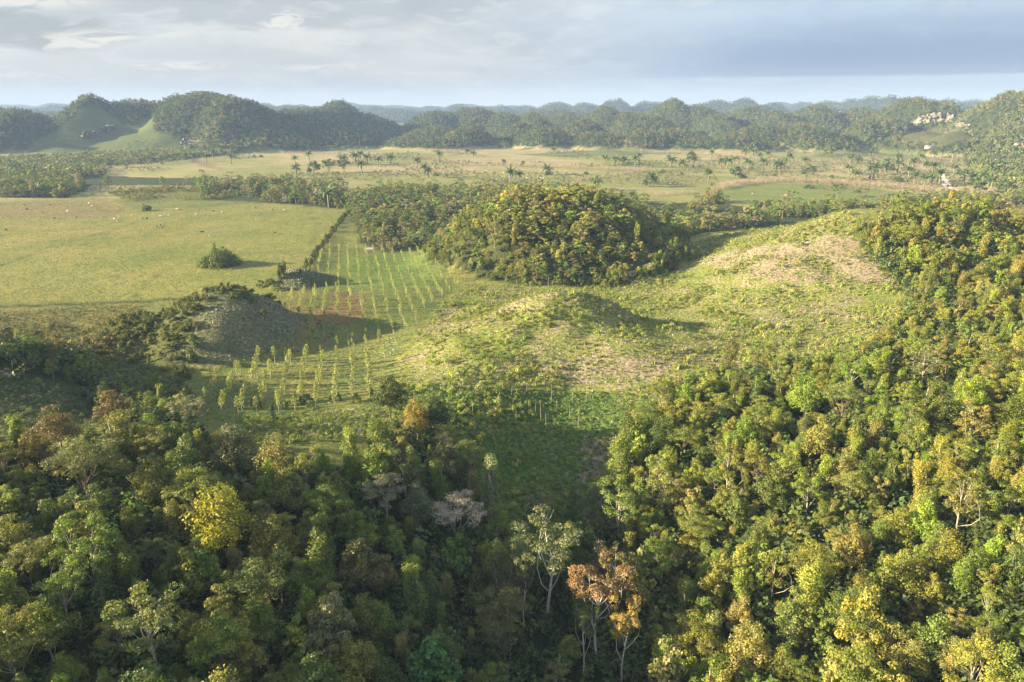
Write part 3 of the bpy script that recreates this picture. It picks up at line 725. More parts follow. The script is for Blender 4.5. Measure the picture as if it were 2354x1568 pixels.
def joined(cr, tk, name, tmat=BARK):
    """crown and trunk in one mesh, for copies too small to show parts"""
    mb = MB(); mb.V = cr.V + tk.V; mb.A = cr.A + tk.A
    mb.Fa = cr.Fa + [f + cr.n for f in tk.Fa]; mb.n = cr.n + tk.n
    nq = sum(len(f) for f in cr.Fa)
    me = mb.mesh(name, [LEAF, tmat]); mi = np.zeros(len(me.polygons), np.int32); mi[nq:] = 1
    me.polygons.foreach_set('material_index', mi); return me
midb = []
for i, (wd, fm, kw) in enumerate(FORMS):
    k2 = dict(kw); k2['base'] = kw['base'] * .35; k2['nl'] = int(kw['nl'] * .36); k2['leaf'] = kw['leaf'] * 1.6; k2['ncl'] = max(8, int(kw['ncl'] * .6))
    cr, tk = clump_tree(200 + i, fm, limbs=(fm == 'open'), **k2); midb.append(joined(cr, tk, 'mid_tree', BARKD if i % 3 else BARK))
bank('mid', midb)
farb = []
for i in range(6):
    fm = ('round', 'round', 'umbrella', 'open', 'round', 'column')[i]
    cr, tk = clump_tree(300 + i, fm, Hh=11, Rr=(4.2, 4.6, 5.2, 4.4, 4.0, 3.2)[i], ncl=8, nl=120, leaf=1.55, base=.08, aspect=.75)
    farb.append(joined(cr, tk if i in (2, 3) else MB().add([[0, 0, 0], [.1, 0, 0], [0, 0, .1]], [[0, 1, 2]]), 'far_tree'))
bank('far', farb)
shr = [shrub(400 + i, *a).mesh('shrub', LEAF) for i, a in enumerate([(1.0, 1.2, 90, .34), (1.3, 1.0, 120, .34), (.8, 1.8, 90, .30), (1.5, 1.6, 160, .36)])]
tfs = [tuft(420 + i, *a).mesh('tuft', LEAF) for i, a in enumerate([(.5, .8, 14, .06), (.8, 1.3, 16, .08), (.5, .45, 12, .08)])]
bank('shrub', shr); bank('tuft', tfs)
bares = [bare_tree(440 + i, 6.5, 2, 4, .10, .8, 4) for i in range(3)]
bare_me = [b.mesh('bare', DRY) for b in bares]
fence_b = [bare_tree(450 + i, 6.0, 2, 3, .09, 1.0, 5).mesh('fence_tree', DRY) for i in range(4)]
bank('fencetree', fence_b)
def rock_mesh(seed):
    r = np.random.default_rng(seed); mb = MB()
    V = np.array([[x, y, z] for x in (-1, 1) for y in (-1, 1) for z in (-.6, .6)], float) * .5 * r.uniform(.6, 1.2, (8, 3))
    mb.add(V, [[0, 1, 3, 2], [4, 6, 7, 5], [0, 4, 5, 1], [2, 3, 7, 6], [0, 2, 6, 4], [1, 5, 7, 3]]); return mb.mesh('rock', ROCK)
bank('rock', [rock_mesh(i) for i in range(5)])

# ------------------------------------------------------------------ forests
r = np.random.default_rng(77)
# distinctive trees: sketch position of the crown's middle, form index, radius m, height m, colour, label
SPECIAL = [
    (490, 1150, 1, 6.4, 14.5, (0.30, 0.28, 0.04), 'broad yellow-crowned tree standing out of the dark canopy', 'yellow'),
    (1385, 1350, 12, 5.2, 21, (0.26, 0.165, 0.08), 'tall orange-leaved tree on slender pale trunks above the dark gully', 'orange'),
    (1260, 1250, 12, 6.4, 22, (0.15, 0.17, 0.075), 'tall grey-green spreading tree with a long white trunk', 'spreading'),
    (1128, 1085, 5, 3.2, 17, (0.19, 0.23, 0.12), 'tall narrow silvery green tree beside the grassy gully', 'silvery'),
    (1050, 1165, 4, 6.0, 13, (0.40, 0.34, 0.30), 'broad tree covered in pinkish white blossom sprays', 'blossom'),
    (880, 1120, 4, 4.6, 12, (0.22, 0.21, 0.16), 'tree with a thin dusting of pale pink blossom', 'dusted'),
    (960, 1130, 1, 4.2, 12, (0.17, 0.19, 0.11), 'pale greyish tree between the two blossoming trees', ''),
    (985, 1500, 9, 5.0, 13, (0.085, 0.18, 0.055), 'large-leaved bright green tree low down in the dark gully forest', 'largeleaf'),
    (1045, 1250, 9, 3.4, 12, (0.11, 0.20, 0.045), 'small large-leaved fresh green tree below the blossoming tree', ''),
    (1318, 1135, 10, 3.0, 13, (0.08, 0.145, 0.04), 'narrow feathery green tree at the head of the stony gully', 'feathery'),
    (1240, 1150, 8, 3.2, 12, (0.16, 0.17, 0.11), 'thin-crowned grey tree in front of the bare gully soil', ''),
    (1855, 880, 1, 5.2, 12, (0.20, 0.27, 0.045), 'round lime-green sunlit tree in the upper sunny slope', 'lime'),
    (1940, 905, 3, 5.0, 12, (0.19, 0.22, 0.07), 'flat-crowned tree with white forked branches beside the lime-green tree', 'forked'),
    (955, 935, 1, 4.0, 11, (0.30, 0.23, 0.06), 'golden-leaved tree in the dark clump above the gully', 'golden'),
    (895, 885, 0, 4.8, 13, (0.09, 0.11, 0.035), 'dark round tree topping the clump beside the golden-leaved tree', ''),
    (1000, 930, 0, 3.8, 11, (0.055, 0.085, 0.04), 'very dark bluish tree on the gully side of the golden-leaved tree', ''),
    (190, 1050, 3, 6.6, 14, (0.15, 0.155, 0.065), 'wide flat-topped greyish tree near the foot of the grassy shaded hill', 'flat'),
    (120, 955, 1, 5.0, 11, (0.17, 0.135, 0.06), 'rusty brown tree at the foot of the shaded grassy hill', 'rusty'),
    (255, 915, 0, 4.4, 11, (0.17, 0.13, 0.06), 'reddish brown round tree beside the pale rounded pair below the mound', ''),
    (270, 975, 5, 4.6, 12, (0.19, 0.20, 0.06), 'pale yellow-green vine-covered tree below the reddish brown one', ''),
    (530, 1000, 1, 5.4, 12, (0.17, 0.175, 0.085), 'pale sage-green dome-shaped tree at the near edge of the plantation', 'sage'),
    (425, 925, 8, 4.4, 10, (0.20, 0.19, 0.11), 'thin pale tree with white limbs at the plantation corner', ''),
    (1465, 1290, 9, 4.0, 18, (0.23, 0.24, 0.09), 'tall pale yellow-green large-leaved tree next to the orange-leaved tree', ''),
    (1380, 1275, 0, 2.6, 17, (0.17, 0.14, 0.13), 'small mauve-grey crown rising behind the orange-leaved tree', ''),
    (1440, 1430, 12, 3.2, 17, (0.29, 0.21, 0.05), 'golden thin-crowned tree just below the orange-leaved tree', ''),
    (620, 1215, 1, 4.6, 12, (0.20, 0.18, 0.05), 'yellowish tree downhill from the yellow-crowned tree', ''),
    (660, 1100, 0, 4.2, 12, (0.18, 0.19, 0.06), 'light olive tree with a sunlit cap next to the yellow-crowned tree', ''),
    (340, 1070, 1, 4.4, 12, (0.17, 0.18, 0.05), 'sunlit yellow-olive tree uphill of the yellow-crowned tree', ''),
    (1150, 1400, 3, 4.8, 17, (0.15, 0.15, 0.065), 'brownish green layered tree leaning over the gully forest', ''),
    (1170, 1320, 7, 3.8, 16, (0.12, 0.11, 0.065), 'dusky brown open tree behind the layered brownish one', ''),
    (1540, 1500, 9, 3.6, 17, (0.26, 0.25, 0.10), 'pale star-leaved tree with a bent white trunk at the foot of the sunny slope', ''),
    (820, 1270, 0, 4.4, 13, (0.16, 0.15, 0.06), 'tan-topped tree in the middle of the shaded slope', 'tantop'),
    (70, 1010, 0, 3.4, 11, (0.17, 0.14, 0.05), 'small golden brown tree below the rusty brown tree', ''),
    (1205, 1300, 12, 2.6, 19, (0.13, 0.15, 0.06), 'slim tree with a long bare white trunk left of the spreading white-trunked tree', ''),
    (1345, 1430, 12, 2.4, 17, (0.12, 0.16, 0.05), 'slim white-trunked tree low down between the spreading tree and the orange-leaved tree', ''),
    (1415, 1300, 12, 3.0, 21, (0.16, 0.15, 0.06), 'tall thin white-trunked tree close behind the orange-leaved tree', ''),
    (2130, 820, 8, 4.4, 12, (0.17, 0.18, 0.08), 'open tree with many bare white stems at the edge of the dark hollow', 'stems'),
    (1680, 800, 6, 3.6, 10, (0.17, 0.17, 0.06), 'dense olive tree at the top corner of the sunny wood', 'corner'),
]
trees = []                                # x, y, z, form, radius, height, tint, colour name, special label, key
for (u, v, fi, Rr, Hh, tint, lab, key) in SPECIAL:
    x, y = hit(u, v, Hh * 0.78)
    trees.append([x, y, H1(x, y), fi, Rr, Hh, tint, '', lab, key])
X, Y = grid_pts(-260, 30, 48, 460, 4.8, .95, 8); _x, _y = grid_pts(30, 420, 48, 460, 4.3, .95, 9); X = np.concatenate([X, _x]); Y = np.concatenate([Y, _y])
z, U, V, f, b, hl = cover_masks(X, Y)
ok = f & (central(X, Y) > 1.02) & (U > -260) & (U < 3250) & (V > 0) & (V < 1568 + 330)
X, Y, z, U, V = X[ok], Y[ok], z[ok], U[ok], V[ok]
n = len(X); tint = pal(GREENS, GW, n, r)
sunny = (X > 30)
ci = r.choice(len(GREENS), n, p=np.array(GW) / sum(GW))
edge_n = fbm(X, Y, 26, 3, 91)
for i in range(n):
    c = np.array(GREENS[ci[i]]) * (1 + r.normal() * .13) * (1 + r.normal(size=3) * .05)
    if X[i] <= 25: c = c * np.array([1.28, 1.28, 1.20])  # shaded slope: fill light put into the leaf colour
    if X[i] > 25: c = c * np.array([1.50, 1.43, 1.12])  # sunlit slope: extra warm sunlight put into the leaf colour
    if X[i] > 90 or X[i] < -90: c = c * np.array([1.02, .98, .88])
    fi = r.choice(12, p=[.12, .12, .12, .07, .06, .15, .14, .05, .04, .04, .03, .06])
    s = (.48 + .62 * r.random() ** 1.3) * (1 + edge_n[i] * .5)
    if r.random() < .06 and Y[i] < 140: s = r.uniform(1.05, 1.28)
    s *= .82 if X[i] > 30 else .93
    if Y[i] > 175: s *= 1.15 if (X[i] > 165 and Y[i] > 250) else .8
    if V[i] < 1060 and X[i] < 0: s *= .72
    Rr = NEAR[fi][3] * s; Hh = NEAR[fi][4] * s * r.uniform(.85, 1.1)
    if any((X[i] - t[0]) ** 2 + (Y[i] - t[1]) ** 2 < (t[4] * .78 + Rr * .3) ** 2 for t in trees[:len(SPECIAL)]): continue
    # keep sight lines to the marked crowns free
    bad = False; drop = False
    for t in trees[:len(SPECIAL)]:
        if t[3] == 12 and t[1] - 15 < Y[i] < t[1] and abs(X[i] / Y[i] * t[1] - t[0]) < 3.2: drop = True
        if t[1] - 30 < Y[i] < t[1]:
            us, vs_ = proj(X[i], Y[i], z[i] + Hh * .9); ut, vt = proj(t[0], t[1], t[2] + t[5] * .7)
            if abs(us - ut) < 62 + 22 * s and vs_ < vt + 45: bad = True
    if drop: continue
    if bad: Rr *= .6; Hh *= .55
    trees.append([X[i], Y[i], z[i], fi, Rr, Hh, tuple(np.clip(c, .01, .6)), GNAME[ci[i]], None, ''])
for t in trees:
    us, vs_ = proj(t[0], t[1], t[2] + t[5] * .75)
    t += [float(us), float(vs_)]
def vis_rank(t):
    d = math.sqrt(t[0] ** 2 + t[1] ** 2 + (80 - t[2]) ** 2)
    off = not (-10 < t[10] < 2363 and t[11] < 1600)
    return (0 if t[8] else 1, 1 if off else 0, -t[4] * (0.6 + t[5] / 20) / d)
trees.sort(key=vis_rank)
solo, rest = trees[:310], trees[310:]

ORD = ['', 'second ', 'third ', 'fourth ', 'fifth ', 'sixth ', 'seventh ', 'eighth ', 'ninth ', 'tenth ', 'eleventh ', 'twelfth ']
KEYW = {'yellow': 'the yellow-crowned tree', 'orange': 'the orange-leaved tree', 'spreading': 'the spreading white-trunked tree', 'silvery': 'the narrow silvery tree', 'blossom': 'the pinkish blossom tree',
        'dusted': 'the thinly blossoming tree', 'largeleaf': 'the big large-leaved tree', 'feathery': 'the feathery gully tree', 'lime': 'the lime-green tree', 'forked': 'the white-forked tree', 'golden': 'the golden-leaved tree',
        'flat': 'the wide flat-topped tree', 'rusty': 'the rusty brown tree', 'sage': 'the sage-green dome', 'tantop': 'the tan-topped tree', 'stems': 'the white-stemmed tree', 'corner': "the wood's top corner"}
marks = [(t[10], t[11], KEYW[t[9]]) for t in trees if t[9]] + [(1700, 1150, 'the middle of the sunny slope'), (2050, 1250, 'the sunny slope gully'), (1800, 1430, 'the foot of the sunny slope'), (2250, 1050, 'the shaded fold at right'),
        (2250, 1450, 'the lower right corner'), (120, 1300, 'the shaded hollow at far left'), (330, 1450, 'the lower left slope'), (620, 1450, 'the lower left'), (2200, 640, 'the dark wooded hilltop'), (110, 780, 'the hilltop at the left edge'), (420, 1280, 'the bright ridge on the left slope'), (2200, 750, 'the wooded saddle at right')]
used = {}
def auto_label(t):
    u, v = t[10], t[11]
    mk = min(marks, key=lambda m: (m[0] - u) ** 2 + ((m[1] - v) * 1.3) ** 2)
    du, dv = u - mk[0], v - mk[1]
    if abs(dv) > 1.7 * abs(du): d = 'above' if dv < 0 else 'below'
    elif abs(du) > 1.7 * abs(dv): d = 'left of' if du < 0 else 'right of'
    else: d = ('up-' if dv < 0 else 'down-') + ('left of' if du < 0 else 'right of')
    key = (t[7], NEAR[t[3]][0], d, mk[2]); k = used.get(key, 0); used[key] = k + 1
    what = mk[2]
    return f"{t[7]} {NEAR[t[3]][0]} tree, {ORD[min(k, 11)] + 'one ' if k else ''}{d} {what}"

def copy_tree_of(t):
    wd, crown, trunk, R0, H0 = NEAR[t[3]]
    e = bpy.data.objects.new('forest_tree', None); COL.objects.link(e)
    e.location = (t[0], t[1], t[2]); e.rotation_euler = (0, 0, random.uniform(0, 6.28)); e.empty_display_size = 1
    e.scale = (t[4] / R0, t[4] / R0, t[5] / H0)
    for nm, me in (('trunk', trunk), ('crown', crown)):
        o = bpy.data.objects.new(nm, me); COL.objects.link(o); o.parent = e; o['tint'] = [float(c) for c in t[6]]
    return e
solo.sort(key=lambda t: (t[10] - 1176) ** 2 + (t[11] - 900) ** 2)
for t in solo:
    e = copy_tree_of(t)
    side = 'trees of the sunlit slope' if t[0] > 28 else 'trees of the shaded forest slope'
    tag(e, t[8] or auto_label(t), 'tree', side)
def scatter_trees(name, lst):
    a = np.array([[t[0], t[1], t[2]] for t in lst]); 
    scatter(name, 'mid', a, np.array([t[4] / NEAR[t[3]][3] for t in lst]), r.uniform(0, 6.28, len(lst)), [t[3] for t in lst], np.array([t[6] for t in lst]), sz=np.array([t[5] / NEAR[t[3]][4] for t in lst]))
nearest_rest = [t for t in rest]
bank('near', [joined(*clump_tree(100 + i, fm, **kw), 'near_tree') for i, (wd, fm, kw) in enumerate(FORMS)])
nr = [t for t in rest if t[1] < 260 and -120 < t[10] < 2470]; fr = [t for t in rest if not (t[1] < 260 and -120 < t[10] < 2470)]
if nr:
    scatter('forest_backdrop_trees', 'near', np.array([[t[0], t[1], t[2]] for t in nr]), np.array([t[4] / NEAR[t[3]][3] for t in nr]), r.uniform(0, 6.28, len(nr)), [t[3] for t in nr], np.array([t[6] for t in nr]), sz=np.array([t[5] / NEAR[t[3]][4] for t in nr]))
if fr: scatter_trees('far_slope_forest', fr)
print('near trees', len(trees), 'rest', len(nr), len(fr))

def fill(name, mask, box_, sp, bk, idxp, cols, wts, smin, smax, seed, vis=60, sink=0.0, extra=None, squat=1.0):
    rr = np.random.default_rng(seed)
    X, Y = grid_pts(*box_, sp, .95, seed); m = mask(X, Y); X, Y = X[m], Y[m]
    z = height(X, Y); U, V = proj(X, Y, z); k = infr(U, V, vis); X, Y, z = X[k], Y[k], z[k]; n = len(X)
    s = rr.uniform(smin, smax, n)
    if extra is not None: s = s * extra(X, Y)
    nb = len(idxp)
    scatter(name, bk, np.stack([X, Y, z - sink], 1), s, rr.uniform(0, 6.28, n), rr.choice(nb, n, p=np.array(idxp) / sum(idxp)), pal(cols, wts, n, rr), sz=s * squat * rr.uniform(.8, 1.2, n))
    print(name, n)
# understorey under the near forest
fill('undergrowth', lambda x, y: cover_masks(x, y)[3] & (central(x, y) > 1.0), (-250, 260, 48, 300), 3.1, 'shrub', [1, 1, 1, 2], [(0.08, .115, .038), (.10, .13, .04), (.07, .095, .035)], [2, 1, 1], 1.5, 2.8, 31)
# central wooded hill
HILLC = [(0.25, .265, .07), (.31, .30, .08), (.18, .22, .062), (.31, .285, .10), (.22, .29, .065), (.22, .21, .12), (.28, .265, .09)]
fill('central_hill_forest', lambda x, y: central(x, y) < 1.08, (-60, 130, 300, 460), 3.9, 'mid', [4, 4, 4, 2, 1, .6, .6, .4, .3, 2, 0, 5], HILLC, [5, 6, 4, 3, 4, 2, 1], .4, 1.1, 32, squat=.66, extra=lambda x, y: 1.05 - .45 * sstep(central(x, y), .55, 1.0))
fill('central_hill_tall_trees', lambda x, y: central(x, y) < .95, (-60, 130, 300, 460), 12.5, 'mid', [1, 1, 1, 3, 3, 2, 2, 3, 3, 1, 0, 0], HILLC, [3, 3, 3, 3, 2, 3, 2], .62, .92, 38)
MIDC = [(0.18, .21, .06), (.125, .17, .055), (.23, .235, .075), (.25, .225, .11), (.18, .26, .055), (.32, .27, .20)]
def belts(x, y):
    m = np.zeros(x.shape, bool)
    for B in (BELT1, BELT2, BELT3): m |= inpoly(x, y, B)
    m &= fbm(x, y, 45, 2, 77) > -.17
    return m & (central(x, y) > 1.0) & ~((x > 95) & (y < 400))
fill('valley_forest', belts, (-560, 560, 330, 760), 6.6, 'mid', [3, 3, 2, 3, 3, .6, .6, 2, 1, 1, .2, 3], MIDC, [5, 5, 4, 3, 2, 2], .65, 1.25, 33, squat=.8, extra=lambda x, y: np.where((x > -120) & (x < 0) & (y < 460), .72, 1.0))
fill('plain_edge_forest', lambda x, y: inpoly(x, y, BELT4) | inpoly(x, y, BELT5) | inpoly(x, y, BELT6) | inpoly(x, y, BELT7), (-1300, 1300, 560, 1500), 7.0, 'far', [2, 2, 2, 1, 2, 1], MIDC, [5, 5, 4, 3, 2, 1], .7, 1.15, 34)
def hillmask(x, y):
    z = height(x, y); U, V = proj(x, y, z)
    g = inpoly(U, V, GRASSY) | inpoly(U, V, [(2080, 300), (2200, 285), (2240, 320), (2150, 335), (2060, 330)])
    return (z > 3.5) & ~(g & (y < 1700))
FARC = [(0.115, .14, .045), (.085, .12, .042), (.155, .165, .055), (.18, .17, .07), (.20, .18, .10)]
fill('distant_ridge_forest', lambda x, y: height(x, y) > 6, (-4200, 4200, 2300, 5200), 15.0, 'far', [2, 2, 1, 0, 2, 1], FARC, [5, 5, 2, 1, 0], .9, 1.35, 36)
fill('hill_forest', hillmask, (-1900, 1900, 1150, 2300), 9.0, 'far', [2, 2, 1, 1, 2, 1], FARC, [5, 5, 4, 2, 1], .85, 1.3, 35, squat=.8)

# ------------------------------------------------------------------ things on the land
def Z1(x): return x / 1.6814, 0
def reg(k, x, y):
    """points noted in enlarged views of the photograph -> sketch coordinates"""
    f, ox, oy = {1: (1.6814, 0, 300), 2: (1.6814, 1300, 300), 3: (1.5735, 2600, 300), 4: (1.6814, 0, 900), 5: (1.6814, 1000, 900), 6: (1.3107, 2300, 900)}[k]
    return (x / f + ox) * 0.57446, (y / f + oy) * 0.57446
ONES = 'first second third fourth fifth sixth seventh eighth ninth tenth eleventh twelfth thirteenth fourteenth fifteenth sixteenth seventeenth eighteenth nineteenth'.split()
TENS = ['', '', 'twent', 'thirt', 'fort', 'fift', 'sixt', 'sevent', 'eight', 'ninet']
def nth(i):
    i += 1
    if i < 20: return ONES[i - 1]
    if i >= 100: return 'hundred-and-' + nth(i - 101) if i > 100 else 'hundredth'
    return TENS[i // 10] + ('ieth' if i % 10 == 0 else 'y-' + ONES[i % 10 - 1])
def empty(name, loc, rz=0, sc=1.0, scz=None):
    e = bpy.data.objects.new(name, None); COL.objects.link(e); e.location = loc; e.rotation_euler = (0, 0, rz); e.scale = (sc, sc, scz or sc); return e
def put_tree(name, x, y, parts, sc, tint, label, cat, group, rz=None, scz=None, dz=0):
    e = empty(name, (x, y, H1(x, y) + dz), random.uniform(0, 6.28) if rz is None else rz, sc, scz)
    for nm, me, tinted in parts:
        o = link(nm, me, e)
        if tinted: o['tint'] = [float(c) for c in tint]
    return tag(e, label, cat, group)

# palms on the plain -------------------------------------------------
PALMS = []; PBARK = mat_plain('palm_bark', (.22, .19, .15), .9, 1.5, .4)
for i in range(5):
    cr, tk = palm(500 + i, trunk_h=(3.2, 4.5, 5.5, 4.0, 6.0)[i], nf=(18, 16, 17, 15, 16)[i], L=(6.2, 5.8, 6.0, 6.4, 5.4)[i], rad=.34)
    PALMS.append((cr.mesh('crown', LEAF), tk.mesh('trunk', PBARK, True)))
bank('palm', [joined(*palm(510 + i, trunk_h=2.5 + i, nf=13, L=5.8, segs=4), 'palm') for i in range(3)])
pl3 = [(127, 575), (203, 590), (272, 590), (385, 530), (445, 600), (485, 590), (527, 565), (612, 610), (597, 520), (650, 515), (690, 530), (705, 612), (738, 540), (795, 590), (822, 612), (845, 590), (872, 575), (968, 580), (365, 682), (1055, 500), (1250, 625), (1258, 562), (1290, 657), (1308, 557), (1380, 525), (1403, 502), (1383, 655), (1405, 657), (1450, 627), (1482, 600), (1487, 622), (1520, 627), (1555, 622), (1557, 572), (1620, 672), (1650, 612), (1705, 552), (1735, 600), (1663, 685), (1722, 702), (1770, 682), (1820, 692), (1795, 612), (1915, 622), (1975, 692), (2025, 690), (2110, 585), (2147, 717), (2095, 682), (10, 690), (300, 475), (362, 462), (620, 475), (1130, 485), (2300, 640), (2060, 560), (1990, 560), (1900, 545), (1830, 530), (1790, 520), (2200, 600), (2180, 560), (2130, 640), (1940, 660)]
pl2 = [(122, 597), (207, 602), (240, 592), (287, 602), (357, 607), (440, 592), (247, 670), (620, 627), (668, 672), (692, 692), (1245, 742), (1300, 722), (1535, 542), (1497, 672), (1820, 778), (1885, 602), (1950, 605), (2015, 605), (2085, 622), (2112, 602), (2325, 622), (768, 592), (960, 542), (997, 552), (1208, 502), (1437, 492)]
pl1 = [(1300, 583), (1125, 562), (1390, 595), (1555, 600), (1435, 562), (1985, 602), (2080, 575), (2307, 602), (1995, 692), (260, 810), (1995, 907), (2075, 907), (2212, 892), (1290, 515)]
pp = [reg(3, *p) for p in pl3] + [reg(2, *p) for p in pl2] + [reg(1, *p) for p in pl1]
bands = [(0, 350, 'at the far edge of the plain below the hills'), (350, 372, 'across the far plain'), (372, 392, 'across the middle of the plain'), (392, 415, 'on the near side of the plain'), (415, 480, 'near the valley trees')]
for lo, hi, where in bands:
    row = sorted([p for p in pp if lo <= p[1] < hi])
    for i, (u, v) in enumerate(row):
        x, y = hit(u, v); k = (i * 7 + int(lo)) % 5; sc = random.uniform(1.7, 2.2)
        put_tree('palm_tree', x, y, (('trunk', PALMS[k][1], False), ('crown', PALMS[k][0], True)), sc, np.array((.10, .135, .04)) * random.uniform(.8, 1.2),
                 f"feather-fronded palm {where}, {nth(i)} from the left", 'palm', 'palms scattered over the plain')
# palm groves at the foot of the hills and beside the road
PALMC = [(.13, .15, .045), (.10, .12, .04), (.16, .17, .06)]
GROVE = WP([(2215, 358), (2260, 350), (2353, 355), (2500, 360), (2500, 440), (2353, 430), (2270, 410), (2225, 392)])
FOOT = WP([(640, 350), (880, 345), (1060, 342), (1300, 336), (1500, 330), (1700, 335), (1900, 340), (2060, 345), (2060, 336), (1900, 332), (1500, 322), (1060, 334), (880, 338), (640, 342)])
fill('palm_grove', lambda x, y: inpoly(x, y, GROVE), (300, 1300, 500, 1500), 13, 'palm', [1, 1, 1], PALMC, [1, 1, 1], 1.1, 1.6, 41)
fill('hillfoot_palm_thicket', lambda x, y: (inpoly(x, y, FOOT)) & (fbm(x, y, 60, 2, 7) > -.02), (-800, 1400, 1250, 1700), 15, 'palm', [1, 1, 1], PALMC, [1, 1, 1], .9, 1.4, 42)
LP = WP([(190, 395), (430, 375), (440, 358), (330, 365), (200, 378)])
fill('palm_thicket', lambda x, y: inpoly(x, y, LP), (-900, -100, 600, 1400), 18, 'palm', [1, 1, 1], PALMC, [1, 1, 1], .9, 1.2, 43)

# single trees and bushes on the grassland ---------------------------
ROUND = [cr_tk for cr_tk in (clump_tree(600 + i, f_, **kw) for i, (f_, kw) in enumerate([('round', dict(Hh=9, Rr=5, ncl=12, nl=700, leaf=.9, base=.12)), ('umbrella', dict(Hh=10, Rr=5.5, ncl=12, nl=700, leaf=.8, base=.3)), ('round', dict(Hh=4, Rr=4, ncl=10, nl=500, leaf=.8, base=.0))]))]
ROUNDM = [(a.mesh('crown', LEAF), b.mesh('trunk', BARKD, True)) for a, b in ROUND]
singles = [(1, 2110, 665, 0, 1.5, 'large round'), (1, 2210, 660, 1, 1.1, 'low spreading'), (1, 2310, 655, 1, 1.1, 'low spreading'), (3, 540, 652, 0, 1.35, 'large round'), (3, 590, 650, 2, .9, 'low dark'), (1, 985, 915, 2, .95, 'small dark lopsided'),
           (2, 30, 655, 1, 1.2, 'broad'), (2, 130, 655, 1, 1.2, 'broad'), (2, 745, 680, 2, .8, 'low'), (2, 1020, 600, 2, .6, 'tiny'), (2, 1110, 600, 2, .7, 'tiny'), (2, 1330, 612, 0, .7, 'small round'), (2, 1200, 600, 0, .7, 'small round'), (2, 1790, 620, 2, .7, 'tiny dark'),
           (2, 1755, 670, 2, .8, 'low dark'), (2, 2185, 750, 0, 1.35, 'round'), (2, 1500, 672, 2, 1.1, 'dense round'), (2, 2020, 640, 1, .8, 'small spreading'), (2, 2180, 610, 2, .6, 'tiny'), (2, 2270, 660, 2, .9, 'low'), (3, 1015, 608, 2, 1.5, 'large dome-shaped dark'), (3, 965, 622, 2, 1.1, 'bright green'),
           (3, 1555, 672, 2, 1.3, 'flat dark'), (3, 785, 637, 2, .6, 'tiny'), (3, 1145, 645, 2, .6, 'tiny'), (3, 995, 715, 2, .8, 'flat'), (3, 255, 540, 0, 1.4, 'large'), (3, 970, 515, 1, 1.5, 'large spreading'), (3, 1120, 540, 1, 1.4, 'large dusty'), (3, 780, 490, 1, 1.5, 'broad dark'), (3, 1300, 740, 2, .7, 'tiny'),
           (3, 85, 620, 2, .9, 'low'), (3, 200, 630, 2, .7, 'tiny'), (3, 395, 695, 2, .6, 'tiny'), (3, 1180, 770, 1, .9, 'bushy'), (1, 1755, 553, 2, .8, 'tiny'), (1, 1710, 553, 2, .8, 'tiny dark'), (1, 1580, 556, 2, .7, 'tiny'), (1, 1055, 587, 2, .6, 'tiny'), (1, 960, 572, 2, .5, 'tiny'), (1, 825, 567, 2, .6, 'tiny'), (1, 1490, 555, 1, .7, 'small'),
           (1, 1230, 905, 2, .01, ''), (3, 2230, 745, 0, 1.1, 'bushy'), (3, 2030, 795, 1, 1.5, 'wide dark flat')]
pts_ = []
for (k, a, b_, m_, sc, adj) in singles:
    if not adj: continue
    pts_.append((*reg(k, a, b_), m_, sc, adj))
pts_.sort()
for i, (u, v, m_, sc, adj) in enumerate(pts_):
    x, y = hit(u, v); sc *= 1.45
    where = 'on the far plain' if v < 372 else 'on the open plain' if v < 415 else 'on the pasture edge'
    put_tree('bushy_tree' if m_ < 2 else 'bush', x, y, (('trunk', ROUNDM[m_][1], False), ('crown', ROUNDM[m_][0], True)), sc, np.array((.085, .12, .038)) * random.uniform(.85, 1.25), f"{adj} {'tree' if m_ < 2 else 'bush'} {where}, {nth(i)} lone bush or tree from the left", 'tree' if m_ < 2 else 'bush', 'lone trees and bushes on the plain')
# the thicket in the middle of the left pasture, with its leafy spire
cr, tk = clump_tree(620, 'round', Hh=6.5, Rr=8.4, ncl=46, nl=11000, leaf=.5, base=0.0)
x, y = hit(507, 610)
put_tree('thicket', x, y, (('trunk', tk.mesh('trunk', BARKD), False), ('crown', cr.mesh('crown', LEAF), True)), 1.3, (.12, .155, .04), 'dense round green thicket alone in the middle of the left pasture', 'thicket', None)
cr, tk = clump_tree(621, 'cone', Hh=12.5, Rr=2.6, ncl=12, nl=900, leaf=.45, base=.3)
put_tree('spire_tree', x - 2.5, y + 1, (('trunk', tk.mesh('trunk', BARKD), False), ('crown', cr.mesh('crown', LEAF), True)), 1.0, (.10, .12, .05), 'thin leafy spire rising out of the round pasture thicket', 'tree', None)
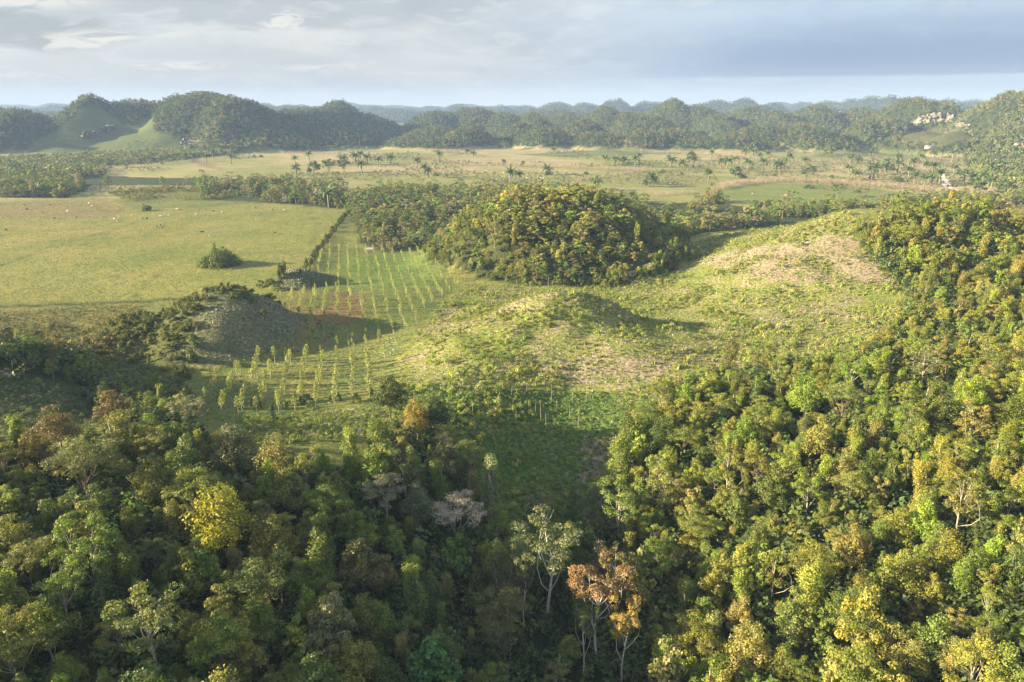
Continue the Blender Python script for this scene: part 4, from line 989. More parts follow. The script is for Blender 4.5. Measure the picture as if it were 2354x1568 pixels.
# bushes round the small rocky mound and the two trees on the plantation edge
BUSH = []
for i in range(4):
    cr, tk = clump_tree(640 + i, ('round', 'round', 'column', 'round')[i], Hh=4.2, Rr=(2.6, 3.2, 2.0, 2.4)[i], ncl=12, nl=1500, leaf=.34, base=0.0, trunk=.1)
    BUSH.append((cr.mesh('crown', LEAF), tk.mesh('trunk', BARKD)))
def bush(u, v, k, sc, tint, label, group=None, name='bush', off=0.0, scz=None):
    x, y = hit(u, v, off)
    return put_tree(name, x, y, (('trunk', BUSH[k][1], False), ('crown', BUSH[k][0], True)), sc, tint, label, 'bush', group, scz=scz)
for i, (u, v, k, sc, sz_, lab) in enumerate([(600, 660, 0, 1.1, 1.0, 'leftmost of the rounded bushes beside the small rocky mound'), (622, 655, 1, 1.1, 1.0, 'wide rounded bush in the middle of the group by the small rocky mound'), (640, 668, 0, .9, .9, 'yellowish bush in front of the group by the small rocky mound'),
                                       (645, 640, 2, 1.2, 1.7, 'tall vine-covered bush against the left face of the small rocky mound'), (655, 632, 2, .9, 1.6, 'upright golden bush at the left crest of the small rocky mound'), (690, 628, 3, .4, .7, 'small umbrella-shaped bush on top of the small rocky mound')]):
    bush(u, v, k, sc, (.14, .16, .045), lab, 'bushes round the small rocky mound', scz=sz_)
# hedge of living posts between the pasture and the plantation
hp = [(700, 628), (716, 600), (735, 575), (757, 548), (775, 525), (790, 502), (803, 485)]
hx = [P(u, v, 0) for u, v in hp]; L = np.cumsum([0] + [math.dist(hx[i], hx[i + 1]) for i in range(len(hx) - 1)])
nh = 46
for i in range(nh):
    d = L[-1] * (i + .5) / nh; x = np.interp(d, L, [p[0] for p in hx]) + random.uniform(-.7, .7); y = np.interp(d, L, [p[1] for p in hx])
    put_tree('hedge_bush', x, y, (('trunk', BUSH[i % 4][1], False), ('crown', BUSH[i % 4][0], True)), random.uniform(.6, .95), np.array((.12, .135, .04)) * random.uniform(.8, 1.25), f"leafy hedge bush between pasture and plantation, {nth(i)} from the near end", 'bush', 'hedge between pasture and plantation', scz=random.uniform(.8, 1.3))
# shrubs on the left conical mound: crest and left shoulder
ms = []
rr = np.random.default_rng(9)
for i in range(700):
    x, y = rr.uniform(-172, -84), rr.uniform(204, 264)
    U_, V_ = proj(x, y, H1(x, y)); z_ = H1(x, y)
    left = inpoly([U_], [V_], [(190, 880), (200, 800), (300, 700), (390, 650), (560, 655), (620, 730), (600, 735), (550, 690), (500, 672), (470, 690), (455, 740), (430, 800), (420, 870), (330, 900)])[0] or (y > 252 and z_ > 6 and x > -125)
    if left and z_ > 1.2 and all((x - a) ** 2 + (y - b_) ** 2 > 5 for a, b_, _, _ in ms): ms.append((x, y, float(U_), float(V_)))
ms.sort(key=lambda p: p[2])
for i, (x, y, U_, V_) in enumerate(ms):
    g = rr.choice(4); dense = V_ < 720 or rr.random() < .5
    put_tree('mound_shrub', x, y, (('trunk', BUSH[g][1], False), ('crown', BUSH[g][0], True)), rr.uniform(.55, 1.0) * (1.15 if dense else .75), np.array((.13, .145, .04)) * rr.uniform(.75, 1.3), f"leafy shrub {'high' if V_ < 720 else 'low'} on the left rocky mound, {nth(i)} counting from its left foot", 'shrub', 'shrubs on the left rocky mound', scz=rr.uniform(.45, .75))
# green wall of creepers down the corner of the mound
for i, (u, v, k, sc, sz_) in enumerate([(425, 870, 2, 1.2, 1.2), (412, 895, 0, 1.0, 1.0), (400, 915, 1, 1.0, 1.0), (440, 835, 2, 1.1, 1.3), (445, 800, 2, 1.0, 1.2), (380, 920, 0, .9, .9), (430, 905, 3, .7, .6)]):
    bush(u, v, k, sc, (.13, .16, .045), f"creeper-covered bush at the mound's near corner, {nth(i)} one in the string", "creeper bushes at the mound's corner", scz=sz_)
def bare(u, v, Hh, k, lab, sc=1.0, tint=None):
    x, y = hit(u, v); o = link('bare_tree', bare_me[k]); o.location = (x, y, H1(x, y)); o.scale = (Hh / 9.0 * sc, Hh / 9.0 * sc, Hh / 9.0); o.rotation_euler = (0, 0, k * 2.1 + u)
    return tag(o, lab, 'bare tree', 'leafless trees')
bare(452, 770, 11, 0, 'large leafless tree against the corner of the left rocky mound', .8); bare(392, 835, 8, 1, 'thin dry tree on the shrubby left flank of the rocky mound', .7)
bare(305, 606, 5.5, 2, 'small leafless tree alone in the left pasture', .6); bare(737, 510, 8, 1, 'thin leafless tree at the right end of the left pasture', .6); bare(717, 625, 6, 0, 'leafless sapling behind the small rocky mound', .5)
bare(*reg(3, 1960, 915), 17, 0, 'big white leafless tree behind the dark wooded hilltop', 1.3)
for (k, a, b_, h_, lab) in [(2, 430, 470, 20, 'broad pale leafless tree at the foot of the left middle hill'), (2, 372, 510, 20, 'tall pale leafless tree beside the broad one below the middle hills'), (2, 1180, 455, 18, 'pale leafless tree below the small dome hill'), (2, 1600, 430, 18, 'pale leafless tree in the gap between dome hills'),
                       (2, 1960, 430, 17, 'left one of two pale leafless trees below the right dome hills'), (2, 2005, 430, 17, 'right one of two pale leafless trees below the right dome hills'), (3, 470, 425, 20, 'white leafless tree on the wooded hillside left of the quarry'), (3, 815, 410, 24, 'tallest white leafless tree on the wooded hillside')]:
    bare(*reg(k, a, b_), h_, (a + b_) % 3, lab, 1.0)

# plantation ---------------------------------------------------------
def sapling(seed):
    r_ = np.random.default_rng(seed); cr, tk = MB(), MB()
    H_ = 4.8; tp = limb_pts((0, 0, -.2), (r_.normal() * .12, r_.normal() * .12, H_ * .93), r_, .02, 4); tube(tk, tp, [.10, .09, .07, .04], 5)
    n = 130; zz = H_ * (.42 + .58 * r_.random(n) ** .8); th = r_.uniform(0, 6.28, n); q = .66 * (1 - ((zz / H_ - .66) / .42) ** 2).clip(.15) * r_.uniform(.4, 1.15, n)
    d = np.stack([np.cos(th), np.sin(th), np.full(n, .2)], 1); pos = np.stack([np.cos(th) * q, np.sin(th) * q, zz], 1)
    leaves(cr, pos, d + r_.normal(size=(n, 3)) * .5, .34, .6, r_.random(n) * .7, r_.random(n), r_); return cr, tk
SAP = [sapling(700 + i) for i in range(5)]; SAPM = [(a.mesh('crown', LEAF), b.mesh('trunk', BARK)) for a, b in SAP]
bank('sapling', [joined(a, b, 'sapling') for a, b in SAP])
dR = np.array([-.229, .9734]); nR = np.array([.9734, .229]); p0 = np.array([-52.8, 189.5])
saps = []
rr = np.random.default_rng(21)
for k in range(-13, 15):
    for j in range(-9, 72):
        q = p0 + nR * 5.0 * k + dR * 3.1 * j + rr.normal(size=2) * np.array([.3, .7])
        if rr.random() < .2: continue
        z_ = H1(q[0], q[1]); U_, V_ = proj(q[0], q[1], z_)
        inside = inpoly([U_], [V_], [(440, 965), (455, 905), (560, 850), (660, 790), (618, 740), (640, 690), (720, 590), (765, 556), (900, 560), (985, 575), (1080, 640), (1040, 670), (960, 740), (940, 790), (870, 850), (885, 985), (700, 990), (560, 975)])[0]
        if not inside or z_ > 2.4 or math.hypot(q[0] + 101, q[1] - 319) < 15 or math.hypot(q[0] + 106, (q[1] - 238) * .85) < 26: continue
        saps.append((k, j, q[0], q[1], z_, rr.uniform(.75, 1.12) * (1.15 if V_ > 830 else .95 if V_ > 680 else .72) * (.7 if 740 < V_ < 830 else 1), np.array((.27, .29, .09)) * rr.uniform(.7, 1.25)))
saps.sort(key=lambda s_: s_[3])
cnt = {}
rows_ = sorted({s_[0] for s_ in saps})
for s_ in saps[:300]:
    k = s_[0]; i = cnt.get(k, 0); cnt[k] = i + 1
    m_ = SAPM[(s_[1] + k) % 5]
    e = empty('plantation_sapling', (s_[2], s_[3], s_[4]), rr.uniform(0, 6.28), s_[5])
    link('trunk', m_[1], e); c_ = link('crown', m_[0], e); c_['tint'] = [float(v_) for v_ in s_[6]]
    tag(e, f"young plantation tree, {nth(i)} from the near end of the {nth(rows_.index(k))} row from the left", 'sapling', 'plantation rows')
rs = saps[300:]
scatter('distant_plantation_rows', 'sapling', np.array([[a[2], a[3], a[4]] for a in rs]), np.array([a[5] for a in rs]), rr.uniform(0, 6.28, len(rs)), rr.integers(0, 5, len(rs)), np.array([a[6] for a in rs]) * 1.15)
print('saplings', len(saps))
# dark coffee-like bushes along the near end of the rows
for i, (a, b_) in enumerate([(15, 1215), (60, 1240), (150, 1280), (235, 1240), (345, 1210), (390, 1195), (305, 1205), (550, 1190), (590, 1180), (720, 1190), (820, 1170), (845, 1190), (410, 1240), (160, 1320)]):
    u, v = reg(5, a, b_); bush(u, v, i % 4, .55, (.06, .11, .05) if i % 3 else (.13, .17, .05), f"dark glossy bush at the rows' near end, {nth(i)} of those bushes", 'dark bushes at the near end of the rows', scz=.8)

# poles in the gully ---------------------------------------------------
def pole_mesh(seed, H_):
    r_ = np.random.default_rng(seed); mb = MB(); tube(mb, limb_pts((0, 0, -.3), (r_.normal() * .1, 0, H_), r_, .012, 5), np.linspace(.07, .04, 5), 5); return mb.mesh('pole', BARK)
PO = [pole_mesh(i, h_) for i, h_ in enumerate((3.2, 4.5, 6.0))]
pole_pts = [(1955, 1320, 2), (2030, 1205, 2), (1497, 1280, 1), (1575, 1330, 1), (1670, 1240, 1), (1790, 1345, 1), (1825, 1440, 1), (1920, 1285, 1), (1990, 1370, 1), (2150, 1300, 1), (2205, 1400, 1), (1300, 1130, 1), (1435, 1110, 1), (1515, 1145, 0), (1350, 1290, 0), (1640, 1480, 0), (1760, 1170, 0), (1860, 1140, 0), (2100, 1420, 0), (2060, 1250, 0), (1540, 1430, 0), (1700, 1130, 0), (2260, 1200, 1), (2170, 1190, 0), (1890, 1500, 0), (2005, 420, 2), (1340, 400, 0), (1420, 410, 0), (1480, 420, 0), (1560, 400, 0), (1620, 430, 0), (2110, 420, 1), (2035, 425, 0), (1880, 440, 0)]
pole_pts.sort()
for i, (a, b_, k) in enumerate(pole_pts):
    u, v = reg(5, a, b_); x, y = hit(u, v); o = link('pole', PO[k]); o.location = (x, y, H1(x, y)); o.rotation_euler = (rr.normal() * .03, rr.normal() * .03, i)
    tag(o, f"{('short', 'thin', 'tall')[k]} pale pole {'in the shaded green gully' if b_ > 1000 else 'at the foot of the wooded hill'}, {nth(i)} pole from the left", 'pole', 'pale poles among the weeds')
for i, (a, b_, sc) in enumerate([(1770, 1290, .75), (1880, 1240, .6), (1290, 580, .8), (1235, 710, .7), (2075, 930, .6), (1960, 945, .5)]):
    u, v = reg(5, a, b_); x, y = hit(u, v); m_ = SAPM[i % 5]
    e = empty('papaya_like_sapling', (x, y, H1(x, y)), i, sc); link('trunk', m_[1], e); c_ = link('crown', m_[0], e); c_['tint'] = [.2, .25, .05]
    tag(e, f"bright leafy sapling alone among the weeds, {nth(i)} of the scattered ones", 'sapling', 'lone saplings among the weeds')

# ground plants: nobody could count these -----------------------------
LOWHILL = [(905, 860), (960, 760), (1030, 690), (1100, 655), (1380, 650), (1560, 590), (1590, 560), (1700, 525), (1960, 485), (2110, 560), (2150, 700), (2100, 860), (1500, 1010), (1440, 1230), (1120, 1230), (1060, 1080), (1000, 1000), (880, 960)]
def clear_mask(x, y):
    z_ = height(x, y); U, V = proj(x, y, z_)
    return (y < 440) & inpoly(U, V, LOWHILL) & ~inpoly(U, V, FR) & (central(x, y) > 1.0)
WEED = [(.24, .27, .065), (.19, .24, .055), (.27, .28, .09), (.15, .20, .055), (.27, .26, .12)]
def patch(s_, lo, hi, sc): return lambda x, y: lo + (hi - lo) * sstep(fbm(x, y, sc, 3, s_) + .5, .42, .62)
fill('weed_shrubs', lambda x, y: clear_mask(x, y) & (fbm(x, y, 14, 3, 13) > .03), (-60, 220, 110, 440), 2.1, 'shrub', [3, 3, 3, 2], WEED, [4, 3, 2, 2, 1], .35, 1.0, 51, extra=patch(15, .6, 1.35, 10))
fill('weeds', lambda x, y: clear_mask(x, y), (-60, 220, 110, 440), 1.6, 'tuft', [2, 2, 3], WEED, [3, 3, 3, 1, 2], .5, 1.15, 52, extra=patch(17, .6, 1.2, 12))
fill('gully_weeds', lambda x, y: clear_mask(x, y) & (y < 185), (-30, 70, 110, 190), 1.3, 'shrub', [3, 3, 3, 1], [(.15, .22, .06), (.17, .235, .065), (.11, .17, .05)], [1, 1, 1], .35, .75, 53)
fill('field_grass', lambda x, y: inpoly(*proj(x, y, height(x, y)), [(440, 1000), (430, 880), (640, 790), (620, 700), (720, 590), (790, 560), (1010, 560), (1050, 665), (960, 760), (900, 850), (900, 960), (700, 1000)]), (-140, 20, 160, 420), 2.0, 'tuft', [1, 1, 4], [(.12, .165, .045), (.15, .16, .06)], [2, 1], .25, .5, 54)
fill('pasture_tussocks', lambda x, y: (proj(x, y, height(x, y))[0] < 800 + (y - 420) * .2) & (x < -60 - (y > 300) * 0) & (y < 640) & ~inpoly(*proj(x, y, height(x, y)), [(440, 1000), (430, 880), (640, 790), (620, 700), (720, 590), (790, 560), (900, 560), (900, 960), (700, 1000)]) & ~belts(x, y), (-520, -60, 210, 640), 4.2, 'shrub', [1, 3, 0, 1], [(.17, .19, .06), (.20, .20, .08), (.14, .16, .055)], [3, 2, 1], .16, .42, 55)
fill('scrub', lambda x, y: inpoly(x, y, SCRUB), (-560, -150, 520, 760), 4.6, 'shrub', [1, 1, 1, 3], [(.15, .17, .05), (.18, .18, .06), (.19, .16, .08)], [3, 2, 1], .5, 2.0, 56, extra=patch(27, .4, 1.4, 25))
fill('pasture_foot_scrub', lambda x, y: inpoly(*proj(x, y, height(x, y)), [(-60, 720), (330, 700), (300, 760), (210, 860), (180, 850), (90, 800), (-60, 800)]), (-260, -90, 190, 300), 1.9, 'shrub', [1, 1, 2, 2], [(.14, .13, .045), (.17, .14, .06), (.10, .12, .035)], [3, 2, 2], .4, 1.3, 57, extra=patch(19, .5, 1.4, 12))
fill('left_hill_weeds', lambda x, y: (y < 205) & (y > 130) & (x < -100) & ~cover_masks(x, y)[3], (-220, -100, 130, 205), 1.5, 'shrub', [3, 3, 2, 1], [(.10, .13, .04), (.13, .14, .05)], [2, 1], .3, .8, 58)
fill('mound_weeds', lambda x, y: (np.hypot((x + 110) / 44, (y - 240) / 32) < 1), (-160, -66, 205, 275), 1.3, 'tuft', [2, 1, 3], [(.14, .15, .085), (.16, .155, .09)], [2, 1], .3, .8, 59)
fill('brown_hill_scrub', lambda x, y: np.hypot((x - 330) / 75, (y - 430) / 60) < 1, (240, 420, 360, 500), 2.6, 'shrub', [1, 1, 1, 1], [(.17, .14, .06), (.13, .13, .05)], [2, 1], .5, 1.2, 60)
fill('clearing_weeds', lambda x, y: inpoly(*proj(x, y, height(x, y)), [(540, 965), (860, 940), (900, 1000), (600, 1030)]), (-70, 0, 140, 185), 1.3, 'shrub', [2, 2, 3, 1], [(.17, .21, .05), (.14, .18, .04)], [2, 1], .35, .8, 61)
fill('plain_scrub', lambda x, y: (y > 700) & (y < 1350) & (fbm(x, y, 120, 3, 23) > .09), (-1000, 1200, 700, 1350), 9, 'shrub', [1, 1, 1, 2], [(.11, .13, .05), (.15, .15, .07), (.18, .15, .09)], [2, 2, 1], .7, 2.0, 62)
# loose stones
fill('rubble', lambda x, y: clear_mask(x, y) & (fbm(x, y, 22, 3, 33) > .03), (-40, 210, 110, 430), 2.4, 'rock', [1] * 5, [(.4, .4, .4)], [1], .2, .7, 63, sink=.1)
fill('mound_rubble', lambda x, y: (np.hypot((x + 105) / 27, (y - 236) / 32) < 1) & (x > -113) & (fbm(x, y, 9, 2, 35) > .02), (-135, -75, 210, 270), 1.15, 'rock', [1] * 5, [(.4, .4, .4)], [1], .12, .55, 64, sink=.05)
fill('gully_rubble', lambda x, y: inpoly(*proj(x, y, height(x, y)), [(1340, 1000), (1440, 985), (1400, 1180), (1330, 1180)]) | inpoly(*proj(x, y, height(x, y)), [(850, 812), (900, 775), (925, 800), (890, 822)]) | (np.hypot(x + 101, y - 316) < 10), (-120, 80, 110, 330), 1.5, 'rock', [1] * 5, [(.4, .4, .4)], [1], .2, .7, 65, sink=.08)

# leafless live fences across the plain --------------------------------
FENCES = [([(3, 430, 718), (3, 520, 700), (3, 640, 682), (3, 760, 672), (3, 900, 672), (3, 1040, 680), (3, 1200, 690), (3, 1350, 700), (3, 1500, 712), (3, 1620, 725), (3, 1760, 740), (3, 1900, 752), (3, 2100, 760), (3, 2200, 770)], 1.25, 2),
          ([(2, 1690, 715), (2, 1800, 700), (2, 1940, 678), (2, 2100, 655), (2, 2350, 640)], .8, 1), ([(2, 950, 610), (2, 1200, 608), (2, 1450, 618), (2, 1700, 632), (2, 1950, 640), (2, 2150, 650)], 1.1, 2), ([(2, 300, 550), (2, 600, 555), (2, 850, 590), (2, 950, 605)], .9, 1),
          ([(3, 0, 492), (3, 200, 495), (3, 450, 512), (3, 650, 535), (3, 800, 545)], 1.2, 2), ([(2, 1700, 490), (2, 1900, 492), (2, 2150, 515), (2, 2350, 525)], 1.0, 1), ([(3, 900, 540), (3, 1100, 555), (3, 1250, 560)], .9, 1), ([(1, 1900, 528), (1, 2100, 530), (1, 2350, 535)], 1.0, 1),
          ([(2, 700, 520), (2, 800, 525), (2, 920, 528)], 1.5, 2), ([(3, 850, 490), (3, 940, 492)], 1.5, 2), ([(3, 0, 768), (3, 120, 756), (3, 280, 740)], .8, 1), ([(3, 420, 640), (3, 300, 640), (3, 100, 632)], .7, 1), ([(3, 1900, 745), (3, 2050, 735), (3, 2180, 745)], 1.2, 2), ([(3, 1760, 620), (3, 1700, 570)], .9, 1)]
fa = []
for pts, sc, wd in FENCES:
    q = [P(*reg(*p), 0) for p in pts]
    for i in range(len(q) - 1):
        d = math.dist(q[i], q[i + 1]); k = max(1, int(d / 1.15 * (1 + .6 * wd)))
        for j in range(k):
            t_ = (j + rr.random()) / k; x = q[i][0] + (q[i + 1][0] - q[i][0]) * t_ + rr.normal() * 1.6 * wd; y = q[i][1] + (q[i + 1][1] - q[i][1]) * t_ + rr.normal() * 2.6 * wd
            fa.append((x, y, H1(x, y), sc * rr.uniform(.6, 1.35)))
fa = np.array(fa); scatter('leafless_hedgerow', 'fencetree', fa[:, :3], fa[:, 3], rr.uniform(0, 6.28, len(fa)), rr.integers(0, 4, len(fa)), np.full((len(fa), 3), .3))
print('fence trees', len(fa))

# cattle ---------------------------------------------------------------
def cow_mesh(name, mat, seed, lying=False):
    r_ = np.random.default_rng(seed); mb = MB(); dz = -.55 if lying else 0
    tube(mb, [(-.95, 0, 1.05 + dz), (-.8, 0, 1.1 + dz), (-.3, 0, 1.0 + dz), (.3, 0, .98 + dz), (.75, 0, 1.12 + dz), (1.0, 0, 1.22 + dz)], [.08, .32, .38, .36, .32, .18], 8)
    g = r_.random() < .6
    hz = .45 if g and not lying else 1.3 + dz
    tube(mb, [(.85, 0, 1.2 + dz), (1.15, 0, (1.15 + dz + hz) / 2 + .1), (1.3, 0, hz + .1), (1.55, 0, hz - .12), (1.68, 0, hz - .2)], [.22, .17, .15, .10, .07], 6)
    for sy in (-1, 1):
        tube(mb, [(1.27, sy * .1, hz + .16), (1.25, sy * .25, hz + .2)], [.05, .02], 4)
        if not lying:
            tube(mb, [(.7, sy * .2, .95), (.72, sy * .2, .5), (.7, sy * .2, 0)], [.12, .07, .05], 5); tube(mb, [(-.75, sy * .22, 1.0), (-.68, sy * .22, .55), (-.78, sy * .22, 0)], [.16, .08, .05], 5)
    tube(mb, [(-.95, 0, 1.15 + dz), (-1.08, 0, .9 + dz), (-1.05, 0, .5 + dz * .6)], [.05, .03, .04], 4)
    return mb.mesh(name, mat, True)
HIDE = {'white': mat_plain('white_hide', (.50, .47, .42), .8, 3, .1), 'brown': mat_plain('brown_hide', (.24, .12, .06), .8, 3, .2), 'black': mat_plain('dark_hide', (.03, .025, .02), .8, 3, .2), 'tan': mat_plain('tan_hide', (.48, .32, .19), .8, 3, .2)}
COW = {k: [cow_mesh('cow', m_, i) for i in range(2)] for k, m_ in HIDE.items()}
herds = [('in the herd on the middle of the plain', 2, [(690 + i * 12 + (i % 3) * 4, 622 + (i * 7) % 14, 'white' if i % 5 else 'brown') for i in range(14)]),
         ('in the herd above the wooded hill', 2, [(c_[0], c_[1], 'white') for c_ in [(863, 688), (910, 688), (950, 684), (915, 640), (943, 632), (855, 638), (890, 640), (980, 628), (1070, 655), (1115, 722), (1145, 722), (1128, 672), (1150, 682), (1182, 680), (1190, 686), (1198, 662), (1205, 675), (1240, 688), (1205, 690), (1085, 650), (1330, 697), (1355, 697), (1400, 700), (1432, 697), (1450, 697), (1460, 700), (1470, 697), (1105, 612), (1060, 608)]]),
         ('on the far left of the plain', 2, [(c_[0], c_[1], 'white') for c_ in [(30, 552), (50, 560), (10, 548), (120, 612), (145, 612), (290, 640), (370, 668), (405, 660), (405, 632), (395, 572), (430, 598), (470, 600), (478, 603), (490, 602), (505, 604), (512, 600), (545, 606), (585, 610), (475, 655), (465, 682), (570, 686), (355, 682)]]),
         ('beside the palms at the left of the plain', 1, [(2160, 575, 'white'), (2180, 590, 'white'), (2215, 600, 'white'), (2230, 590, 'white'), (2005, 570, 'white'), (1950, 600, 'white'), (2260, 585, 'white'), (2060, 570, 'white')]),
         ('in the left pasture', 1, [(790, 905, 'white'), (455, 922, 'white'), (620, 888, 'tan'), (598, 868, 'white'), (515, 962, 'black'), (278, 925, 'tan'), (335, 880, 'brown'), (455, 888, 'brown'), (183, 908, 'black'), (140, 903, 'white'), (245, 906, 'tan'), (365, 968, 'brown'), (655, 912, 'tan'), (808, 962, 'tan'), (770, 975, 'white'), (790, 990, 'tan'), (960, 970, 'black'), (988, 970, 'black'), (1080, 956, 'white'), (1133, 950, 'white'), (1190, 908, 'white'), (1210, 908, 'brown'), (1245, 912, 'tan'),
                                  (1320, 944, 'white'), (1382, 944, 'tan'), (1435, 922, 'brown'), (1385, 912, 'brown'), (1493, 928, 'tan'), (1640, 906, 'white'), (1718, 900, 'brown'), (1835, 910, 'black'), (1912, 915, 'white'), (1080, 1016, 'black'), (1055, 1028, 'black'), (1092, 1034, 'black'), (1363, 1064, 'black'), (1412, 1088, 'white'), (1850, 1068, 'brown'), (893, 952, 'tan'), (165, 880, 'brown'), (40, 1050, 'black')]),
         ('on the green field beyond the wooded hill', 3, [(648, 750, 'white'), (643, 752, 'white'), (855, 765, 'tan'), (1203, 585, 'tan')]), ('below the white road end', 2, [(1650, 790, 'white'), (2130, 710, 'white'), (1620, 650, 'white'), (1415, 648, 'white'), (1462, 645, 'white')])]
for where, k, lst in herds:
    lst = sorted(lst)
    for i, (a, b_, colr) in enumerate(lst):
        x, y = hit(*reg(k, a, b_)); o = link('cow', COW[colr][i % 2]); o.location = (x, y, H1(x, y)); o.rotation_euler = (0, 0, rr.uniform(0, 6.28)); o.scale = (1.0,) * 3
        tag(o, f"{colr} cow {where}, {nth(i)} from the left", 'cow', 'cattle ' + where)

# road, tracks ---------------------------------------------------------
def strip(name, uvs, wid, mat, lift=0.05, n=60, world=None):
    q = world or [hit(u, v) for u, v in uvs]; L = np.cumsum([0] + [math.dist(q[i], q[i + 1]) for i in range(len(q) - 1)]); d = np.linspace(0, L[-1], n)
    x = np.interp(d, L, [p[0] for p in q]); y = np.interp(d, L, [p[1] for p in q])
    for _ in range(4): x[1:-1] = (x[:-2] + x[1:-1] * 2 + x[2:]) / 4; y[1:-1] = (y[:-2] + y[1:-1] * 2 + y[2:]) / 4
    dx, dy = np.gradient(x), np.gradient(y); l = np.hypot(dx, dy); nx, ny = -dy / l, dx / l
    cols_ = []
    for s_ in (-1, -.5, 0, .5, 1):
        ww = wid / 2 * s_ * (1 + .15 * np.sin(d * .3)); xx, yy = x + nx * ww, y + ny * ww; cols_.append(np.stack([xx, yy, height(xx, yy) + lift], 1))
    V_ = np.stack(cols_, 1).reshape(-1, 3); i = (np.arange(n - 1)[:, None] * 5 + np.arange(4)[None]).ravel()
    mb = MB(); mb.add(V_, np.stack([i, i + 1, i + 6, i + 5], 1)); return tag(mb.build(name, mat, smooth=True), kind='structure')
ROADM = mat_plain('white_gravel', (.58, .54, .47), .95, .4, .25); TRK = mat_plain('stony_track', (.34, .31, .26), .95, .8, .4); RUT = mat_plain('worn_grass', (.20, .19, .09), .95, .8, .4)
strip('road', [reg(3, *p) for p in [(1815, 597), (1840, 605), (1858, 630), (1865, 655), (1868, 672), (1862, 690), (1880, 705), (1902, 716)]], 8, ROADM, .12)
strip('stony_path', [reg(6, *p) for p in [(60, 300), (200, 290), (300, 260), (400, 215), (470, 175), (520, 125), (525, 105)]], 3.0, TRK, .10)
strip('field_track', [reg(3, *p) for p in [(1430, 778), (1450, 757), (1500, 735)]], 3.5, RUT, .08)

# pale rock faces on the hills -----------------------------------------
def cliff(label, pts, seed):
    """pts: (u, v_bottom, v_top); a jagged rock face standing on the hillside"""
    r_ = np.random.default_rng(seed); us = np.linspace(pts[0][0], pts[-1][0], 26); vb = np.interp(us, [p[0] for p in pts], [p[1] for p in pts]); vt = np.interp(us, [p[0] for p in pts], [p[2] for p in pts])
    V_ = []
    rowsn = 7
    for u, b_, t_ in zip(us, vb, vt):
        x, y = hit(u, b_, 0, 400); sc = y * K / F; h_ = (b_ - t_) * sc; gz = H1(x, y)
        for j in range(rowsn):
            f_ = j / (rowsn - 1); V_.append((x + r_.normal() * sc * 2.0, y - 5 + r_.normal() * 3 + f_ * h_ * .35 + r_.normal() * sc * 2.5, gz - 4 + f_ * (h_ * (1 + .22 * r_.normal() * (j == rowsn - 1)) + 5)))
        V_.append((x, y + 9, gz + h_ * .5))
    n = rowsn + 1; i = (np.arange(len(us) - 1)[:, None] * n + np.arange(n - 1)[None]).ravel(); mb = MB(); mb.add(V_, np.stack([i, i + n, i + n + 1, i + 1], 1)); o = mb.build('rock_face', STONEW)
    return tag(o, label, 'rock face', 'pale limestone faces on the hills')
cliff('large cream limestone quarry face on the wooded hill at right', [(2090, 288, 284), (2105, 284, 272), (2120, 280, 268), (2150, 279, 262), (2175, 278, 263), (2188, 276, 268)], 1)
cliff('white limestone ledge at the foot of the tallest hill', [(413, 331, 328), (425, 331, 321), (445, 330, 320), (468, 329, 326)], 2)
cliff('grey ledge low on the grassy cone at left', [(190, 311, 305), (210, 312, 304), (230, 311, 306)], 3); cliff('small grey ledge high on the grassy cone at left', [(234, 300, 297), (250, 296, 290), (268, 292, 289)], 4)
cliff('broken grey rock face on the hill at the left edge', [(-5, 313, 290), (15, 312, 292), (28, 313, 303)], 5); cliff('small cream ledge right of the quarry face', [(2196, 290, 284), (2212, 292, 283), (2224, 293, 287)], 6); cliff('tiny white ledge on the ridge left of the quarry', [(1929, 263, 257), (1940, 263, 258)], 7)

# small buildings --------------------------------------------------------
def house(u, v, L_, W_, H_, rot, roofc, wallc, label, y0=60):
    x, y = hit(u, v, 0, y0); e = empty('farmhouse', (x, y, H1(x, y)), rot)
    mb = MB(); box(mb, (0, 0, H_ / 2 - .2), (L_, W_, H_ + .4)); mb.build('wall', wallc, e)
    mb = MB(); a, b_ = L_ / 2 + .5, W_ / 2 + .6; hh = H_ + .1
    mb.add([(-a, -b_, hh), (a, -b_, hh), (a, 0, hh + W_ * .3), (-a, 0, hh + W_ * .3), (-a, b_, hh), (a, b_, hh)], [[0, 1, 2, 3], [3, 2, 5, 4]]); mb.add([(-a, -b_, hh), (-a, 0, hh + W_ * .3), (-a, b_, hh), (a, -b_, hh), (a, 0, hh + W_ * .3), (a, b_, hh)], [[0, 1, 2], [3, 5, 4]]); mb.build('roof', roofc, e)
    mb = MB(); box(mb, (L_ * .15, -W_ / 2 - .02, 1.0), (1.0, .08, 2.0)); mb.build('door', BARKD, e)
    for sx in (-.3, .35):
        mb = MB(); box(mb, (L_ * sx, -W_ / 2 - .02, 1.5), (1.1, .08, .9)); mb.build('window', BARKD, e)
    return tag(e, label, 'house')
ZINC = mat_plain('zinc_roof', (.18, .21, .25), .45, .5, .2); REDR = mat_plain('rusty_roof', (.36, .14, .09), .7, .5, .3); PALE = mat_plain('pale_wall', (.36, .33, .28), .9, .5, .2)
house(*reg(3, 2325, 446), 13, 6, 3, .2, ZINC, PALE, 'bluish tin-roofed house among trees at the right edge'); house(*reg(3, 2088, 622), 15, 7, 3.2, .1, ZINC, PALE, 'pale tin-roofed house among the palms near the road')
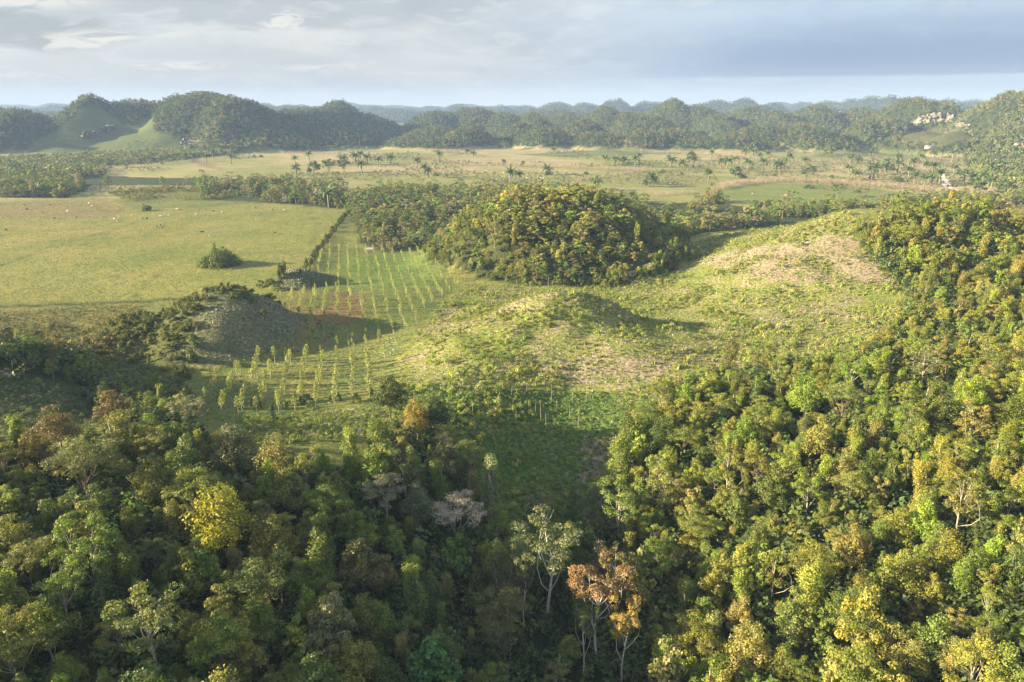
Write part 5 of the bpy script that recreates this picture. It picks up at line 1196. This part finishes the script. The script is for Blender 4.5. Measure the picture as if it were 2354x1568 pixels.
house(*reg(3, 1762, 464), 16, 8, 4, .3, ZINC, PALE, 'small pale building at the far end of the plain below the quarry'); house(*reg(3, 2200, 806), 11, 6, 2.8, .15, REDR, PALE, 'rust-red roofed shed behind the dark wooded hill'); house(*reg(3, 2245, 810), 8, 5, 2.6, .2, ZINC, PALE, 'white roofed shed next to the rust-red one')
# plain wooden rail fence by the sheds
q = [P(*reg(3, *p), 0) for p in [(2030, 805), (2055, 815), (2085, 832)]]
e = empty('rail_fence', (q[0][0], q[0][1], 0))
for i in range(9):
    t_ = i / 8 * 2; k = min(1, int(t_)); x = q[k][0] + (q[k + 1][0] - q[k][0]) * (t_ - k) - q[0][0]; y = q[k][1] + (q[k + 1][1] - q[k][1]) * (t_ - k) - q[0][1]; z_ = H1(x + q[0][0], y + q[0][1])
    mb = MB(); box(mb, (x, y, z_ + .8), (.25, .25, 1.8)); mb.build('post', BARK, e)
    if i:
        for hz in (.6, 1.3): mb = MB(); tube(mb, [(px_, py_, pz_ + hz), (x, y, z_ + hz)], [.12, .12], 4); mb.build('rail', BARK, e)
    px_, py_, pz_ = x, y, z_
tag(e, 'pale wooden rail fence in front of the rust-red roofed shed', 'fence')
# open shelter in the plantation
x, y = hit(850, 580); e = empty('shelter', (x, y, H1(x, y)), .2)
for sx in (-1, 1):
    for sy in (-1, 1): mb = MB(); box(mb, (sx * 1.7, sy * 1.3, 1.0), (.12, .12, 2.0)); mb.build('post', BARK, e)
mb = MB(); mb.add([(-2.2, -1.8, 1.9), (2.2, -1.8, 1.9), (2.2, 0, 2.8), (-2.2, 0, 2.8), (-2.2, 1.8, 1.9), (2.2, 1.8, 1.9)], [[0, 1, 2, 3], [3, 2, 5, 4]]); mb.add([(-2.2, -1.8, 1.82), (2.2, -1.8, 1.82), (2.2, 0, 2.72), (-2.2, 0, 2.72), (-2.2, 1.8, 1.82), (2.2, 1.8, 1.82)], [[0, 1, 2, 3], [3, 2, 5, 4]])
mb.build('roof', mat_plain('pale_sheet', (.38, .37, .34), .6, 1, .1), e); tag(e, 'little pale roofed shelter at the far end of the plantation rows', 'shelter')

# ------------------------------------------------------------------ haze
def build_haze():
    me = bpy.data.meshes.new('haze'); mb = MB()
    box(mb, (0, 4300, 75), (24000, 9400, 290))
    m = bpy.data.materials.new('haze'); m.use_nodes = True; t = m.node_tree; t.nodes.clear()
    pv = N(t, 'ShaderNodeVolumePrincipled'); pv.inputs['Density'].default_value = 1.3e-4; pv.inputs['Color'].default_value = (0.31, 0.455, 0.76, 1); pv.inputs['Anisotropy'].default_value = 0.0
    o = N(t, 'ShaderNodeOutputMaterial'); t.links.new(pv.outputs[0], o.inputs['Volume'])
    return tag(mb.build('haze', m), kind='stuff')
build_haze()
